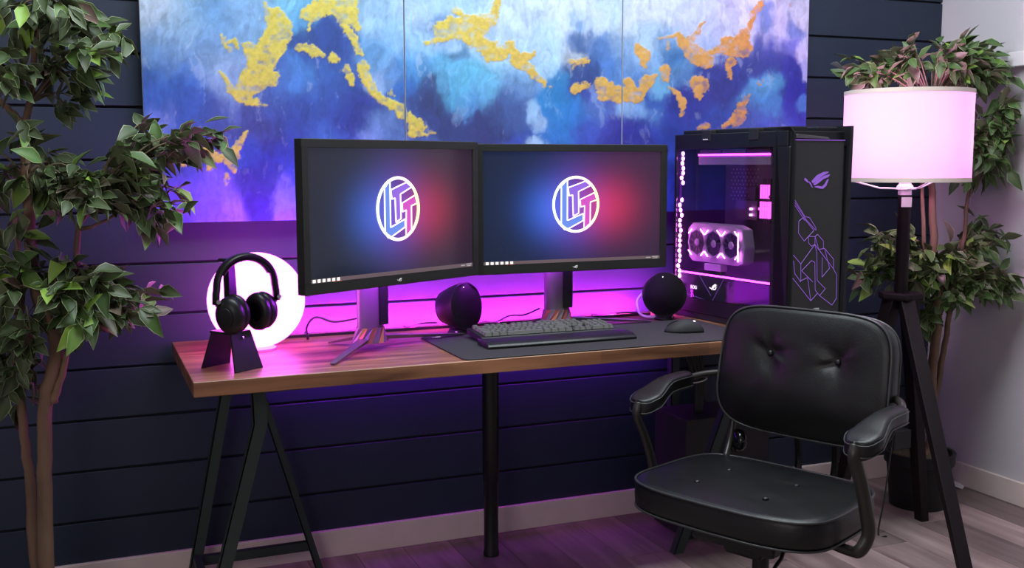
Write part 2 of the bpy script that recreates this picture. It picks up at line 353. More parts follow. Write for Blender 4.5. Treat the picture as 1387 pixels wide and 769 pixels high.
# colour field of the artwork, violet desk light mixed into its bottom colours: (x, y, radius, sRGB) on the 900 x 310 layout of the three canvases
PC = [
(205,5,45,(185,195,215)),(250,30,50,(150,180,210)),(230,70,40,(110,145,190)),(215,120,40,(60,100,170)),(240,110,40,(55,100,175)),(290,75,35,(120,155,200)),(280,20,45,(100,145,195)),
(330,25,40,(130,165,205)),(300,100,30,(150,170,205)),(320,120,30,(130,155,200)),(260,150,40,(60,95,170)),(300,160,40,(70,85,150)),(215,160,20,(110,130,200)),(350,170,40,(60,70,130)),(370,120,40,(70,100,165)),
(405,110,30,(75,125,190)),(400,160,40,(50,75,145)),(350,230,40,(45,55,140)),(400,220,40,(50,70,165)),(330,210,25,(60,90,180)),(250,270,40,(110,90,215)),(290,260,40,(125,105,220)),(310,290,25,(150,120,225)),(350,280,25,(60,45,165)),
(385,270,22,(125,120,225)),(395,295,20,(140,110,230)),(225,290,40,(100,75,210)),(290,295,30,(120,95,225)),(340,250,20,(60,55,150)),
(430,60,25,(45,75,145)),(455,50,28,(40,75,150)),(475,75,20,(50,80,155)),(415,20,25,(90,150,195)),(395,5,25,(120,175,210)),(470,5,20,(130,160,190)),(510,20,35,(150,180,215)),(530,50,30,(135,175,215)),(505,75,25,(100,150,200)),
(515,100,22,(150,175,215)),(530,95,20,(70,120,180)),(545,120,25,(60,110,180)),(450,110,35,(55,90,160)),(430,150,40,(55,85,155)),(480,150,40,(45,60,135)),(515,165,25,(100,130,180)),(505,185,20,(120,140,190)),(540,180,20,(90,120,170)),(440,185,30,(70,110,180)),
(570,20,40,(165,185,215)),(600,10,40,(160,185,220)),(560,60,30,(145,180,220)),(595,35,18,(90,125,180)),(640,30,35,(165,190,220)),(700,30,60,(185,195,225)),(760,20,50,(195,200,225)),(730,60,45,(165,190,220)),(690,80,40,(150,185,215)),
(560,90,25,(80,145,200)),(575,120,25,(50,65,115)),(590,150,35,(50,60,110)),(610,180,35,(50,65,110)),(570,160,30,(60,80,140)),(580,195,20,(80,105,165)),(600,95,25,(100,160,200)),(640,110,35,(105,175,210)),(620,125,25,(90,160,200)),(660,130,25,(105,165,205)),(625,70,14,(90,130,170)),
(640,140,20,(85,135,190)),(670,165,25,(50,60,110)),(650,185,20,(60,70,125)),(690,150,25,(70,95,150)),(700,110,25,(95,130,180)),(725,150,10,(150,180,215)),(732,165,10,(150,175,210)),(722,190,10,(160,185,215)),(760,140,30,(45,125,185)),(755,180,30,(55,125,195)),(775,165,25,(50,120,190)),
(790,50,18,(60,95,155)),(788,25,14,(100,140,190)),(800,20,14,(190,195,220)),(808,40,14,(185,195,220)),(820,70,16,(80,115,175)),(780,78,16,(170,175,195)),(800,95,18,(50,75,140)),(785,100,18,(55,80,140)),(825,90,18,(80,120,185)),(790,125,18,(55,70,145)),(810,150,20,(90,120,190)),(830,175,30,(60,60,150)),(800,180,25,(70,90,180)),(835,60,20,(135,160,200)),(830,20,20,(180,195,220)),
(860,20,40,(200,200,220)),(900,10,40,(195,195,220)),(940,20,35,(185,185,225)),(980,30,35,(190,185,225)),(870,50,25,(165,185,215)),(900,60,20,(110,150,200)),(950,50,20,(180,180,225)),(990,10,20,(190,180,220)),(1010,25,30,(200,190,230)),
(1030,15,12,(110,125,190)),(1035,30,14,(90,110,180)),(1060,15,22,(195,180,220)),(1050,45,22,(190,180,220)),(1075,30,12,(110,120,185)),(1085,10,14,(200,185,220)),(1088,70,12,(195,180,225)),(1092,90,10,(180,170,225)),(1030,60,20,(75,80,160)),(1045,65,20,(65,70,155)),(1070,60,14,(110,110,190)),(1070,90,16,(60,60,160)),
(860,80,25,(130,160,205)),(850,105,20,(90,130,190)),(910,70,16,(60,110,170)),(925,95,18,(90,130,180)),(955,65,16,(165,175,220)),(970,115,25,(50,60,140)),(1000,105,20,(50,65,150)),(1020,85,20,(60,70,150)),(940,120,30,(50,60,150)),(900,115,15,(110,160,200)),(930,140,25,(40,55,145)),(890,145,20,(55,90,165)),
(860,150,16,(130,165,215)),(850,155,14,(150,180,220)),(885,160,18,(90,130,190)),(870,180,30,(45,55,145)),(910,175,30,(45,65,155)),(850,190,25,(40,50,140)),(990,150,25,(45,75,160)),(1020,135,20,(85,135,190)),(1035,120,18,(90,145,195)),(1045,145,18,(75,130,190)),(1020,160,18,(70,100,180)),(1075,130,22,(45,50,150)),(1080,160,20,(50,60,165)),(1060,170,20,(70,90,180)),(1093,140,8,(80,130,200)),
(600,240,90,(60,80,160)),(760,240,90,(60,80,170)),(900,240,80,(60,80,180)),(480,240,70,(60,80,170)),(1050,240,80,(55,75,175)),(240,210,40,(70,80,170)),
]
# gold leaf strokes: x1,y1,r1, x2,y2,r2 (same layout)
GP = [(372,22,14,378,40,17),(378,40,17,358,75,20),(358,75,20,345,105,22),(345,105,22,330,125,14),(345,110,20,372,108,9),(330,128,10,312,118,5),(312,118,5,296,98,2),(302,50,4,318,56,4),(318,56,4,322,66,3),(306,60,3,312,68,2),(338,62,8,345,80,12),(325,130,8,345,137,4),(365,30,6,362,8,3),(345,140,2,362,147,1),
(415,20,9,445,8,12),(445,8,14,475,18,13),(470,10,14,462,22,8),(420,28,3,419,40,2),(478,25,8,484,38,4),(462,28,6,478,52,6),(478,52,6,489,72,3),(404,62,5,420,68,8),(420,68,8,436,74,5),(450,78,5,458,80,5),(470,94,6,478,110,5),(492,86,6,496,104,6),(496,108,5,512,128,7),(512,128,7,532,144,8),(532,142,7,548,156,7),(552,160,6,565,172,9),(560,176,7,585,181,2),(566,165,5,573,172,4),(530,124,3,537,128,2),
(602,40,14,640,38,17),(612,26,6,640,48,16),(575,55,3,600,48,6),(618,12,4,628,22,3),(640,40,16,665,30,10),(665,32,10,676,3,4),(655,68,8,676,74,9),(640,52,10,668,62,8),(676,74,8,690,58,5),(690,62,5,700,82,6),(700,82,8,722,70,3),(704,86,8,728,104,4),(728,104,4,740,114,3),(745,118,1.6,747,118,1.6),(663,75,6,662,80,5),
(772,88,3,795,80,2),(776,94,2,786,84,2),(782,118,7,793,116,5),(812,114,8,818,128,10),(818,122,10,836,132,10),(836,128,12,860,132,10),(850,112,7,856,120,6),(860,132,9,880,112,8),(880,112,6,888,104,4),(866,68,7,876,76,8),(870,82,6,876,88,3),(900,96,8,903,106,6),(908,122,3,922,138,6),(920,140,6,922,156,2),
(895,53,2,920,50,4),(920,50,5,936,68,12),(936,68,12,945,76,11),(945,76,11,960,84,7),(908,58,2,906,68,1.5),(936,52,5,957,32,2),(962,74,4,985,60,10),(985,60,14,1005,65,14),(1000,60,14,1012,40,6),(990,85,8,984,104,2),(1012,50,6,1020,25,5),(1020,25,6,1030,5,4),(1032,3,3,1033,-20,3),(945,110,8,952,118,9),(944,124,6,948,132,4),(1012,130,3,1005,150,7),(1005,150,8,1000,165,8),(995,168,6,980,172,3),(958,172,5,945,176,3),(1032,105,1.5,1034,108,1.5),(1022,110,1,1028,114,1.5),(1068,3,1.5,1070,10,1),
(230,208,4,255,204,5),(255,204,5,285,206,8),(285,206,7,300,212,6),(300,212,6,318,208,9),(318,205,8,328,190,5),(328,190,5,335,178,2),(312,220,6,316,232,4),(286,215,6,284,228,3),(306,240,2,308,252,2),(268,212,4,246,220,3)]
def srgb(c): c = np.asarray(c)/255.; return np.where(c <= .04045, c/12.92, ((c+.055)/1.055)**2.4)
def painting(x0, x1, label):
    z0, z1, Y = 1.094, 1.98, -.038
    nx, nz = 262, 300
    X = np.linspace(x0+.0015, x1-.0015, nx); Z = np.linspace(z0, z1, nz); GX, GZ = np.meshgrid(X, Z)
    # artwork layout coordinates
    C = np.array(CAM['loc']); P = np.stack([GX-C[0], np.full_like(GX, Y)-C[1], GZ-C[2]], -1)
    d = P@np.array(F_); px = 693.5+CAM['f']*(P@np.array(R_))/d; py = 384.5-CAM['f']*(P@np.array(U_))/d
    wx = px+14*fbm(px/34, py/34, 1)+7*fbm(px/9, py/30, 5); wy = py+18*fbm(px/34, py/34, 11)+9*fbm(px/9, py/22, 15)
    num = np.zeros(px.shape+(3,)); den = np.zeros(px.shape)
    for (cx, cy, r, c) in PC:
        w_ = np.exp(-(((wx-cx)**2+(wy-cy)**2)/(2*(r*.47)**2)))/(r*.02)+1e-7/((wx-cx)**2+(wy-cy)**2+50)
        num += w_[..., None]*srgb(c); den += w_
    col = num/den[..., None]
    st = fbm(wx/5, wy/26, 31, 4)*.26+fbm(wx/22, wy/10, 41, 4)*.20+fbm(px/3, py/4, 51, 2)*.07
    col *= np.clip(1+st, .5, 1.6)[..., None]
    wh = np.clip(fbm(wx/9, wy/26, 61, 5)*1.6-.55, 0, .25)*(np.clip(1.1-py/330, .2, 1)); col = col*(1-wh[..., None])+np.array([.62, .66, .78])*wh[..., None]
    sd = np.full(px.shape, 1e9); gx = px+2.5*fbm(px/5, py/5, 71, 3)+6*fbm(px/18, py/18, 75, 2); gy = py+2.5*fbm(px/5, py/5, 81, 3)+6*fbm(px/18, py/18, 85, 2)
    for (a, b, r1, c, e, r2) in GP:
        dx, dy = c-a, e-b; t = np.clip(((gx-a)*dx+(gy-b)*dy)/(dx*dx+dy*dy+1e-9), 0, 1)
        sd = np.minimum(sd, np.hypot(gx-a-t*dx, gy-b-t*dy)-(r1+(r2-r1)*t))
    g = np.clip(.5-(sd+2.4*fbm(px/2.5, py/2.5, 91, 3))/1.6, 0, 1)*np.clip(1.0+1.0*fbm(px/9, py/7, 95, 3), .45, 1)
    warm = np.clip((px-560)/450, 0, 1)[..., None]
    gold = srgb((206, 186, 88))*(1-warm)+srgb((206, 142, 88))*warm
    gold = gold*(1+.22*fbm(px/4, py/4, 99, 3))[..., None]
    col = col*(1-g[..., None])+gold*g[..., None]
    col = np.clip(np.maximum(col, 0)**1.13*np.array([.86, .96, .93]), 0, .9)
    me = bpy.data.meshes.new('painted_face'); n = nx*nz
    vs = np.stack([GX, np.full_like(GX, Y), GZ], -1).reshape(-1, 3)
    vs[:, 1] -= (.0012*g+.0006*np.clip(st, -1, 1)).reshape(-1)
    ii = np.arange(n).reshape(nz, nx); q = np.stack([ii[:-1, :-1], ii[:-1, 1:], ii[1:, 1:], ii[1:, :-1]], -1).reshape(-1, 4)
    me.vertices.add(n); me.vertices.foreach_set('co', vs.ravel()); me.loops.add(q.size); me.loops.foreach_set('vertex_index', q.ravel())
    me.polygons.add(len(q)); me.polygons.foreach_set('loop_start', np.arange(0, q.size, 4)); me.update(calc_edges=True)
    me.polygons.foreach_set('use_smooth', np.ones(len(q), bool))
    at = me.color_attributes.new('paint', 'FLOAT_COLOR', 'POINT'); at.data.foreach_set('color', np.concatenate([col.reshape(-1, 3), g.reshape(-1, 1)], 1).ravel())
    me.materials.append(M['paint'])
    t = thing('painting', ((x0+x1)/2, 0, z0), 0, label, 'painting', 'three canvases hung side by side on the navy wall')
    off = Vector(t.location)
    o = bpy.data.objects.new('painted_face', me); COL.objects.link(o); o.parent = t; o.location = -off
    MB().box((x0-off.x+.001, -.0375, 0), (x1-off.x-.001, -.001, z1-z0)).build('stretcher', M['canvas'], t)
pm, nt, b = nodes('acrylic_paint'); at = nt.nodes.new('ShaderNodeAttribute'); at.attribute_name = 'paint'
L(nt, at.outputs['Color'], b.inputs['Base Color']); b.inputs['Roughness'].default_value = .55
M['paint'] = pm
painting(-.372, .409, 'blue canvas with yellow gold leaf, leftmost of three, beside leafy tree')
painting(.411, 1.180, 'middle canvas of pale and teal blue paint with gold strokes')
painting(1.182, 1.952, 'rightmost canvas with copper orange patches, above the computer tower')
# ------------------------------------------------------------------ desk
DZ = .738; DX0, DX1, DY0, DY1 = -.318, 1.70, -.654, -.019
desk = thing('desk', (.612, (DY0+DY1)/2, 0), 0, 'long walnut worktop desk carrying both monitors against the navy wall', 'desk')
dc = Vector(desk.location)
MB().box((DX0-dc.x, DY0-dc.y, DZ-.038), (DX1-dc.x, DY1-dc.y, DZ)).build('tabletop', M['wood'], desk, bevel=.0015, seg=1)
lg = MB().lathe([(.0, 0), (.026, 0), (.026, .012), (.0235, .02), (.0235, .25), (.0265, .255), (.0265, .69), (.05, .694), (.05, .7), (0, .7)], 24, Matrix.Translation((.634-dc.x, -.19-dc.y, 0))).build('leg', M['legblack'], desk)
smooth_by_angle(lg); lg['label'] = 'round black metal leg under the middle of the desk'
MB().box((-.80, .276, DZ-.055), (.75, .279, DZ-.0382)).build('strip_shield', M['legblack'], desk)  # added shield, keeps the under-desk strip light off room and floor
MB().add([(-.80, .281, DZ-.052), (.75, .281, DZ-.052), (.75, .281, DZ-.040), (-.80, .281, DZ-.040)], [(3, 2, 1, 0)]).build('light_strip', M['led_under'], desk, normals=False)
MB().box((-.62, .2455, DZ), (.66, .2475, DZ+.009)).build('strip_shield', M['legblack'], desk)  # added shield, blocks the strip light from the desk in front
MB().add([(-.62, .248, DZ+.001), (.66, .248, DZ+.001), (.66, .248, DZ+.0085), (-.62, .248, DZ+.0085)], [(3, 2, 1, 0)]).build('light_strip', M['led_desk'], desk, normals=False)
def sheet(pts, w_, d_, name, parent, side=(1, 0, 0)):
    """folded steel leg: L profile following the points"""
    m = MB(); s = Vector(side)
    for a, b in zip(pts[:-1], pts[1:]):
        a = Vector(a); b = Vector(b); o = Vector((0, 1, 0))
        m.add([a, a+s*w_, a+s*w_+o*.003, a+o*.003, b, b+s*w_, b+s*w_+o*.003, b+o*.003], [(0,1,2,3),(4,7,6,5),(0,4,5,1),(1,5,6,2),(2,6,7,3),(3,7,4,0)])
        m.add([a, a+s*.003, a+s*.003+o*d_, a+o*d_, b, b+s*.003, b+s*.003+o*d_, b+o*d_], [(0,1,2,3),(4,7,6,5),(0,4,5,1),(1,5,6,2),(2,6,7,3),(3,7,4,0)])
    return m.build(name, M['trestle'], parent)
def trestle(x, y, mir, label, sp=.16, sr=.16):
    t = thing('trestle', (x, y, 0), 0, label, 'trestle', 'folded steel trestles under the desk')
    s = mir
    MB().box((-.10, -.29, .685), (.10, .25, .70)).build('top_rail', M['trestle'], t)
    sheet([(-.005*s-.018, -.20, .688), (-.002*s-.018, -.20, .58), (-sp*s-.018, -.20, 0)], .036, .03, 'leg', t)
    sheet([(-.02*s-.018, .18, .688), (-sr*s-.018, .18, 0)], .032, .03, 'leg', t)
    sheet([(.03*s-.011, .18, .688), (.225*s-.011, .18, 0)], .022, .025, 'leg', t)
    MB().box((-.92*sr, .183, .072), (.2 if s > 0 else .13, .205, .10)).build('crossbar', M['trestle'], t)
    if sp == sr: MB().box((-sp*.86*s-.016, -.19, .085), (-sp*.86*s+.006, .19, .11)).build('side_rail', M['trestle'], t)
    return t
trestle(-.135, -.30, 1, 'grey steel trestle under the left end of the desk')
trestle(1.43, -.22, 1, 'grey steel trestle under the right end of the desk, behind the chair', .23, .02)
# ------------------------------------------------------------------ monitors
def eye_badge(m, M_, s):
    """the stylised eye badge as thin slabs; M_ maps its unit plane (x right, y up) to local space"""
    shapes = [[(-1, .25), (-.72, .02), (-.62, .0), (-.78, .28), (-.95, .42)],
              [(-.62, .12), (-.45, -.05), (-.3, -.45), (-.42, -.3), (-.6, 0)],
              [(-.42, .12), (0, .62), (.55, .9), (.98, .92), (.9, .8), (.45, .55), (.1, .2), (-.3, -.05)],
              [(-.28, -.12), (.15, .25), (.6, .58), (1.1, .7), (.95, .45), (.55, .3), (.2, .0), (-.12, -.22)],
              [(-.2, -.35), (.3, -.5), (.55, -.52), (.8, -.28), (1.0, .3), (.84, .22), (.65, -.15), (.45, -.33), (.1, -.26)]]
    for sh in shapes:
        P = [M_ @ Vector((x*s, y*s*.72, 0)) for x, y in sh]; n = (M_.to_3x3() @ Vector((0, 0, 1))).normalized()
        m.prism(P, (0, 0, 0), n*.0008)
def monitor(loc, rz, base_xy, toes, label, vivid, W=.65, H=.394):
    lift = lambda x, y: .0037 if (x > .382 and y < -.235) else 0
    t = thing('monitor', (base_xy[0], base_xy[1], DZ), 0, label, 'monitor', 'two large monitors on the desk')
    A = Matrix.Translation(Vector(loc)-Vector(t.location)) @ Matrix.Rotation(rz, 4, 'Z')
    hb = MB(); bw = .021; bb = .028
    hb.box((-W/2, 0, H/2-bw), (W/2, .03, H/2), A); hb.box((-W/2, 0, -H/2), (W/2, .03, -H/2+bb), A)
    hb.box((-W/2, 0, -H/2+bb), (-W/2+bw, .03, H/2-bw), A); hb.box((W/2-bw, 0, -H/2+bb), (W/2, .03, H/2-bw), A)
    hb.box((-W/2+.004, .022, -H/2+.004), (W/2-.004, .034, H/2-.004), A); hb.box((-.2, .03, -.13), (.2, .062, .13), A)
    hb.build('housing', M['bezel'], t, bevel=.0015, seg=1)
    # light bars stuck on the back of the housing
    lb = MB(); lb.box((-.25, .0345, -.165), (.25, .038, -.145), A); lb.build('light_bar', M['led_wall'], t)
    sm = screen_mat('screen_picture', *vivid)
    sw, sh = W/2-bw, (H-bw-bb)/2; zc = (bb-bw)/2
    me = MB().box((-sw, -.0005, -sh), (sw, .004, sh)).build('screen', sm, t); me.matrix_local = A @ Matrix.Translation((0, .006, zc))
    def on(mb, x0, x1, z0, z1, d=.0008): mb.box((x0, -.0005-d, z0), (x1, -.0005, z1))
    tb = MB(); on(tb, -sw, sw, -sh, -sh+.011, .0003); tb.build('taskbar', M['taskbar'], me)
    ic = MB()
    for k in range(6): on(ic, -sw+.008+k*.016, -sw+.017+k*.016, -sh+.002, -sh+.010)
    ic.build('task_icons', M['taskicon'], me)
    rl = MB(); on(rl, -sw+.07, -sw+.103, -sh+.0002, -sh+.0016, .001); rl.build('active_line', M['redline'], me)
    ck = MB(); on(ck, sw-.028, sw-.006, -sh+.0065, -sh+.0092); on(ck, sw-.026, sw-.008, -sh+.002, -sh+.0045); on(ck, sw-.05, sw-.034, -sh+.004, -sh+.007); ck.build('clock', M['tasktext'], me)
    # neon sign: ring with L T T  (unit = pixels of the sign drawing, centre 342,385)
    U = .077/272; lc = Vector((.004, -.0022, .008))
    def q(x, y): return Vector(((x-342)*U, 0, (385-y)*U*1.03))+lc
    ring = MB(); ring.tube([lc+Vector((.077*math.cos(a)*.99, 0, .084*math.sin(a))) for a in [2*math.pi*k/64 for k in range(64)]], .0042, 6, closed=True)
    polys = [[(165, 190), (238, 118), (238, 555), (430, 485), (430, 560), (240, 648), (205, 650), (165, 610)],
             [(245, 208), (455, 140), (525, 185), (372, 250), (376, 478), (310, 512), (300, 285), (258, 292)],
             [(392, 335), (570, 262), (598, 340), (518, 362), (516, 590), (440, 650), (448, 400), (398, 415)]]
    fills = [('neon_fill_blue', 0), ('neon_fill_violet', 1), ('neon_fill_pink', 2)]
    for p in polys:
        pts = []
        for a, b in zip(p, p[1:]+p[:1]):
            a = q(*a); b = q(*b); pts += [a, a.lerp(b, .03), a.lerp(b, .97)]
        ring.tube(pts, .0019, 5, closed=True)
    ring.build('neon_sign', M['neon'], me)
    for mn, k in fills:
        f = MB(); P = [q(*p)+Vector((0, .0012, 0)) for p in polys[k]]; f.prism(P, (0, 0, 0), (0, -.0003, 0)); f.build('letter_fill', M[mn], me)
    bd = MB(); eye_badge(bd, A @ Matrix.Translation((0.0, -.0003, -H/2+.013)) @ Matrix.Rotation(math.pi/2, 4, 'X'), .0085); bd.build('eye_badge', M['logo_white'], t)
    # stand
    hub = Vector((0, 0, .0))
    nk = MB(); back = A.to_3x3() @ Vector((0, 1, 0)); rt = A.to_3x3() @ Vector((1, 0, 0))
    nm = Matrix((rt, back, Vector((0, 0, 1)))).transposed().to_4x4()
    prof = [(.042*math.cos(a)-.0, .030*math.sin(a)) for a in [2*math.pi*k/16 for k in range(16)]]
    z0, z1 = .064, .44
    nk.prism([nm @ Vector((x, y, z0)) for x, y in prof], (0, 0, z0), (0, 0, z1)); n_ = nk.build('neck', M['gun'], t); smooth_by_angle(n_)
    MB().box((.010, -.034, .070), (.041, .0, .30), nm).build('neck_channel', M['black'], t)
    MB().box((-.03, -.09+.03, loc[2]-DZ-.05), (.03, .0, loc[2]-DZ+.05), nm).build('arm', M['black'], t)
    # faceted copper collar
    cz0, cz1 = .022, .064
    cf = MB(); cc = MB(); K = 18
    def pr_(k, r, z, tw): a = 2*math.pi*(k+tw)/K; return nm @ Vector((r*1.2*math.cos(a), r*math.sin(a), z))
    for k in range(K):
        tgt = cc if k % 9 in (0, 2, 4, 6) else cf
        rr = .032 if k % 2 else .0335
        tgt.add([pr_(k, .047, cz0, 0), pr_(k+1, .047, cz0, 0), pr_(k+1, .037, cz1, 1.2), pr_(k, .037, cz1, 1.2), Vector((0, 0, cz0)), Vector((0, 0, cz1))], [(0, 1, 2, 3), (0, 4, 1), (3, 2, 5), (0, 3, 5, 4), (1, 4, 5, 2)])
    cf.build('collar', M['gun'], t); c_ = cc.build('collar_facets', M['copper'], t); c_['label'] = 'copper coloured facets of the collar'
    for k, (tx, ty) in enumerate(toes):
        e = Vector((tx, ty, 0))-Vector(t.location); e.z = .0; d = Vector((e.x, e.y, 0)).normalized(); s = d.cross(Vector((0, 0, 1)))
        r0 = d*.028+Vector((0, 0, cz0+.010)); L_ = e.length
        f = MB(); n = 6; vs = []
        for i in range(n+1):
            u = i/n; c = r0.lerp(Vector((e.x, e.y, .004+lift(tx, ty))), u); wd = .017*(1-u)+.0075*u; h = .012*(1-u)+.004*u
            top = c.z+h*.5; bot = max(c.z-h*.5, .0004+(lift(tx, ty) if u > .3 else 0))
            vs += [Vector((c.x, c.y, top))-s*wd, Vector((c.x, c.y, top))+s*wd, Vector((c.x, c.y, bot))+s*wd*.7, Vector((c.x, c.y, bot))-s*wd*.7]
        fs = [(0, 1, 2, 3), (4*n, 4*n+3, 4*n+2, 4*n+1)]
        for i in range(n):
            for j in range(4): fs.append((4*i+j, 4*i+(j+1) % 4, 4*i+4+(j+1) % 4, 4*i+4+j))
        f.add(vs, fs); f.build('foot', M['gun'], t)
    return t
RM = ((.007, .015, .036), (.02, .13, .66), (.60, .012, .02), ((.004, .012, .075), (.070, .0, .012)), .8)
LM = ((.013, .016, .026), (.01, .10, .50), (.40, .006, .012), ((.003, .006, .030), (.036, .0, .012)), .8)
monitor((.872, -.315, 1.126), -.010, (.845, -.235), [(1.175, -.26), (.70, -.283), (.80, -.10)], 'right monitor facing straight out, in front of the middle canvas', RM)
monitor((.250, -.495, 1.131), .477, (.200, -.36), [(.042, -.572), (.52, -.262), (.11, -.235)], 'left monitor turned inward, beside the glowing globe lamp', LM)
# ------------------------------------------------------------------ globe lamp
t = thing('globe_lamp', (-.100, -.245, DZ), 0, 'round glowing globe table lamp behind the headphones on the desk', 'lamp')
r = .136; pr = [(r*math.sin(a), .006+r-r*math.cos(a)) for a in np.linspace(.25, math.pi, 28)]
o = MB().lathe(pr, 48).build('globe', M['globe'], t, smooth=True)
MB().lathe([(0, 0), (.05, 0), (.052, .006), (.036, .014), (0, .014)], 32).build('base', M['ivory'], t)
# ------------------------------------------------------------------ headphone stand and headphones
a_st = math.atan2(-.82, .57)      # local x along u (towards the front plate)
st = thing('headphone_stand', (-.207, -.497, DZ), a_st, 'black folded headphone stand at the left end of the desk', 'stand')
m = MB(); hw = .048
def plate(x0, z0, x1, z1, th=.006, y0=-hw, y1=hw, ytop=None):
    yt = ytop if ytop else (y0, y1); d = Vector((x1-x0, 0, z1-z0)).normalized(); n = Vector((-d.z, 0, d.x))*th
    P = [Vector((x0, y0, z0)), Vector((x0, y1, z0)), Vector((x1, yt[1], z1)), Vector((x1, yt[0], z1))]
    return MB().prism(P, (0, 0, 0), n)
p = plate(.068, 0, .040, .098, ytop=(-.034, .034)); p.build('front_plate', M['black'], st, bevel=.002)
p = plate(-.062, 0, -.034, .098, -.006, ytop=(-.034, .034)); p.build('rear_plate', M['black'], st, bevel=.002)
MB().box((-.040, -.034, .092), (.040, .034, .099)).build('top_plate', M['black'], st, bevel=.002)
m = MB().prism([(.02, -.016, .098), (.02, .016, .098), (.012, .012, .283), (.012, -.012, .283)], (0, 0, 0), (-.02, 0, 0)); m.build('upright', M['black'], st, bevel=.002)
MB().box((-.016, -.02, .277), (.036, .02, .287)).build('cradle', M['black'], st, bevel=.003)
sc_ = MB().lathe([(0, 0), (.004, 0), (.004, .002), (0, .003)], 12, Matrix.Translation((.0475, 0, .083)) @ rot_to((.96, 0, .27))); sc_.build('screw', M['chrome'], st)
hp = thing('headphones', (-.166, -.522, DZ+.134), math.atan2(.30, .95), 'black over ear headphones hanging on the stand before the globe', 'headphones')
# local x: from left cup to right cup ; z up
hm = .160; zc = .084; RX = .080
arc = [(RX*math.cos(a), 0, zc+(hm-zc)*math.sin(a)) for a in np.linspace(math.pi*1.0, 0, 28)]
arc = [(-RX-.004, 0, zc-.045), (-RX-.003, 0, zc-.02)]+arc+[(RX+.003, 0, zc-.02), (RX+.004, 0, zc-.045)]
MB().tube(arc, .0072, 10, flat=((1, 0, 0), 2.3)).build('headband', M['black'], hp, smooth=True)
arc2 = [((RX-.009)*math.cos(a), 0, zc+(hm-zc-.009)*math.sin(a)) for a in np.linspace(math.pi*.86, math.pi*.14, 22)]
MB().tube(arc2, .005, 10, flat=((1, 0, 0), 2.4)).build('band_cushion', M['leather'], hp, smooth=True)
for s in (-1, 1):
    base = Vector((s*(RX-.034), -.012 if s < 0 else .012, .012)); outw = Vector((-.80, -.52, -.12) if s < 0 else (.86, .42, .05)).normalized()
    Mx = Matrix.Translation(base) @ rot_to(outw, (0, 0, 1))
    sc = Matrix.Diagonal((1.12, .9, 1, 1))
    c = MB().lathe([(0, -.006), (.038, -.006), (.043, .0), (.044, .010), (.040, .022), (.026, .030), (.022, .0305), (.0, .0285)], 36, Mx @ sc).build('ear_cup', M['black'], hp, smooth=True)
    MB().lathe([(.022, -.026), (.034, -.029), (.043, -.022), (.045, -.012), (.040, -.005), (.022, -.006)], 36, Mx @ sc, cap=False).build('ear_cushion', M['leather'], c, smooth=True)
    MB().lathe([(.0, .0285), (.021, .0305), (.0225, .0325), (.0205, .0335), (0, .0315)], 30, Mx @ sc).build('cup_disc', M['pc'], c, smooth=True)
    yk = [Vector((s*(RX+.004), 0, zc-.045)), Vector((s*(RX-.004), -.002, .036)), Mx @ Vector((.036, 0, .012))]
    MB().tube(bez(yk, 6), .004, 8).build('yoke', M['gun'], hp, smooth=True)
    MB().lathe([(0, 0), (.006, 0), (.006, .003), (0, .003)], 14, Matrix.Translation((s*(RX+.004)-.0, -.014, zc-.036)) @ rot_to((0, -1, 0))).build('hinge_pin', M['chrome'], hp)
# ------------------------------------------------------------------ desk mat, keyboard, palm rest, mouse
def rrect(x0, y0, x1, y1, r, z, n=6):
    P = []
    for cx, cy, a0 in ((x1-r, y1-r, 0), (x0+r, y1-r, 90), (x0+r, y0+r, 180), (x1-r, y0+r, 270)):
        for k in range(n+1): a = math.radians(a0+90*k/n); P.append((cx+r*math.cos(a), cy+r*math.sin(a), z))
    return P
mt = thing('desk_mat', (.86, -.44, DZ), 0, 'large dark cloth desk mat under the keyboard and mouse', 'desk mat')
MB().prism(rrect(-.475, -.208, .482, .195, .02, 0), (0, 0, 0), (0, 0, .0035)).build('cloth', M['mat_cloth'], mt)
pp = rrect(-.476, -.209, .483, .196, .021, .0022); MB().tube(pp, .0017, 6, closed=True).build('stitched_edge', M['rubber'], mt)
em = MB(); eye_badge(em, Matrix.Translation((-.43, .172, .0035)), .014); em.build('eye_badge', M['logo_white'], mt)
KZ = DZ+.0037
kb = thing('keyboard', (.735, -.372, KZ), .0, 'black mechanical keyboard with grey keycaps on the desk mat', 'keyboard')
tilt = Matrix.Rotation(math.radians(4.5), 4, 'X')
MB().box((-.2225, -.066, .0), (.2225, .066, .018), tilt @ Matrix.Translation((0, 0, .0055))).build('case', M['black'], kb, bevel=.0015, seg=1)
u = .01905; keyme = {}
def key(x, y, wu, hu=1):
    k = (wu, hu)
    if k not in keyme:
        mb = MB(); w2, h2 = wu*u/2-.0014, hu*u/2-.0014; tw, th = w2-.0022, h2-.0022
        vs = [(-w2,-h2,0),(w2,-h2,0),(w2,h2,0),(-w2,h2,0),(-tw,-th+.001,.0095),(tw,-th+.001,.0095),(tw,th+.001,.0085),(-tw,th+.001,.0085)]
        mb.add(vs, [(0,3,2,1),(4,5,6,7),(0,1,5,4),(1,2,6,5),(2,3,7,6),(3,0,4,7)])
        o = mb.build('keycap', M['key'], kb); keyme[k] = o.data
    else:
        o = bpy.data.objects.new('keycap', keyme[k]); COL.objects.link(o); o.parent = kb
    o.matrix_local = tilt @ Matrix.Translation((x, y, .025))
X0 = -.2225+.012; Y0 = -.066+.013
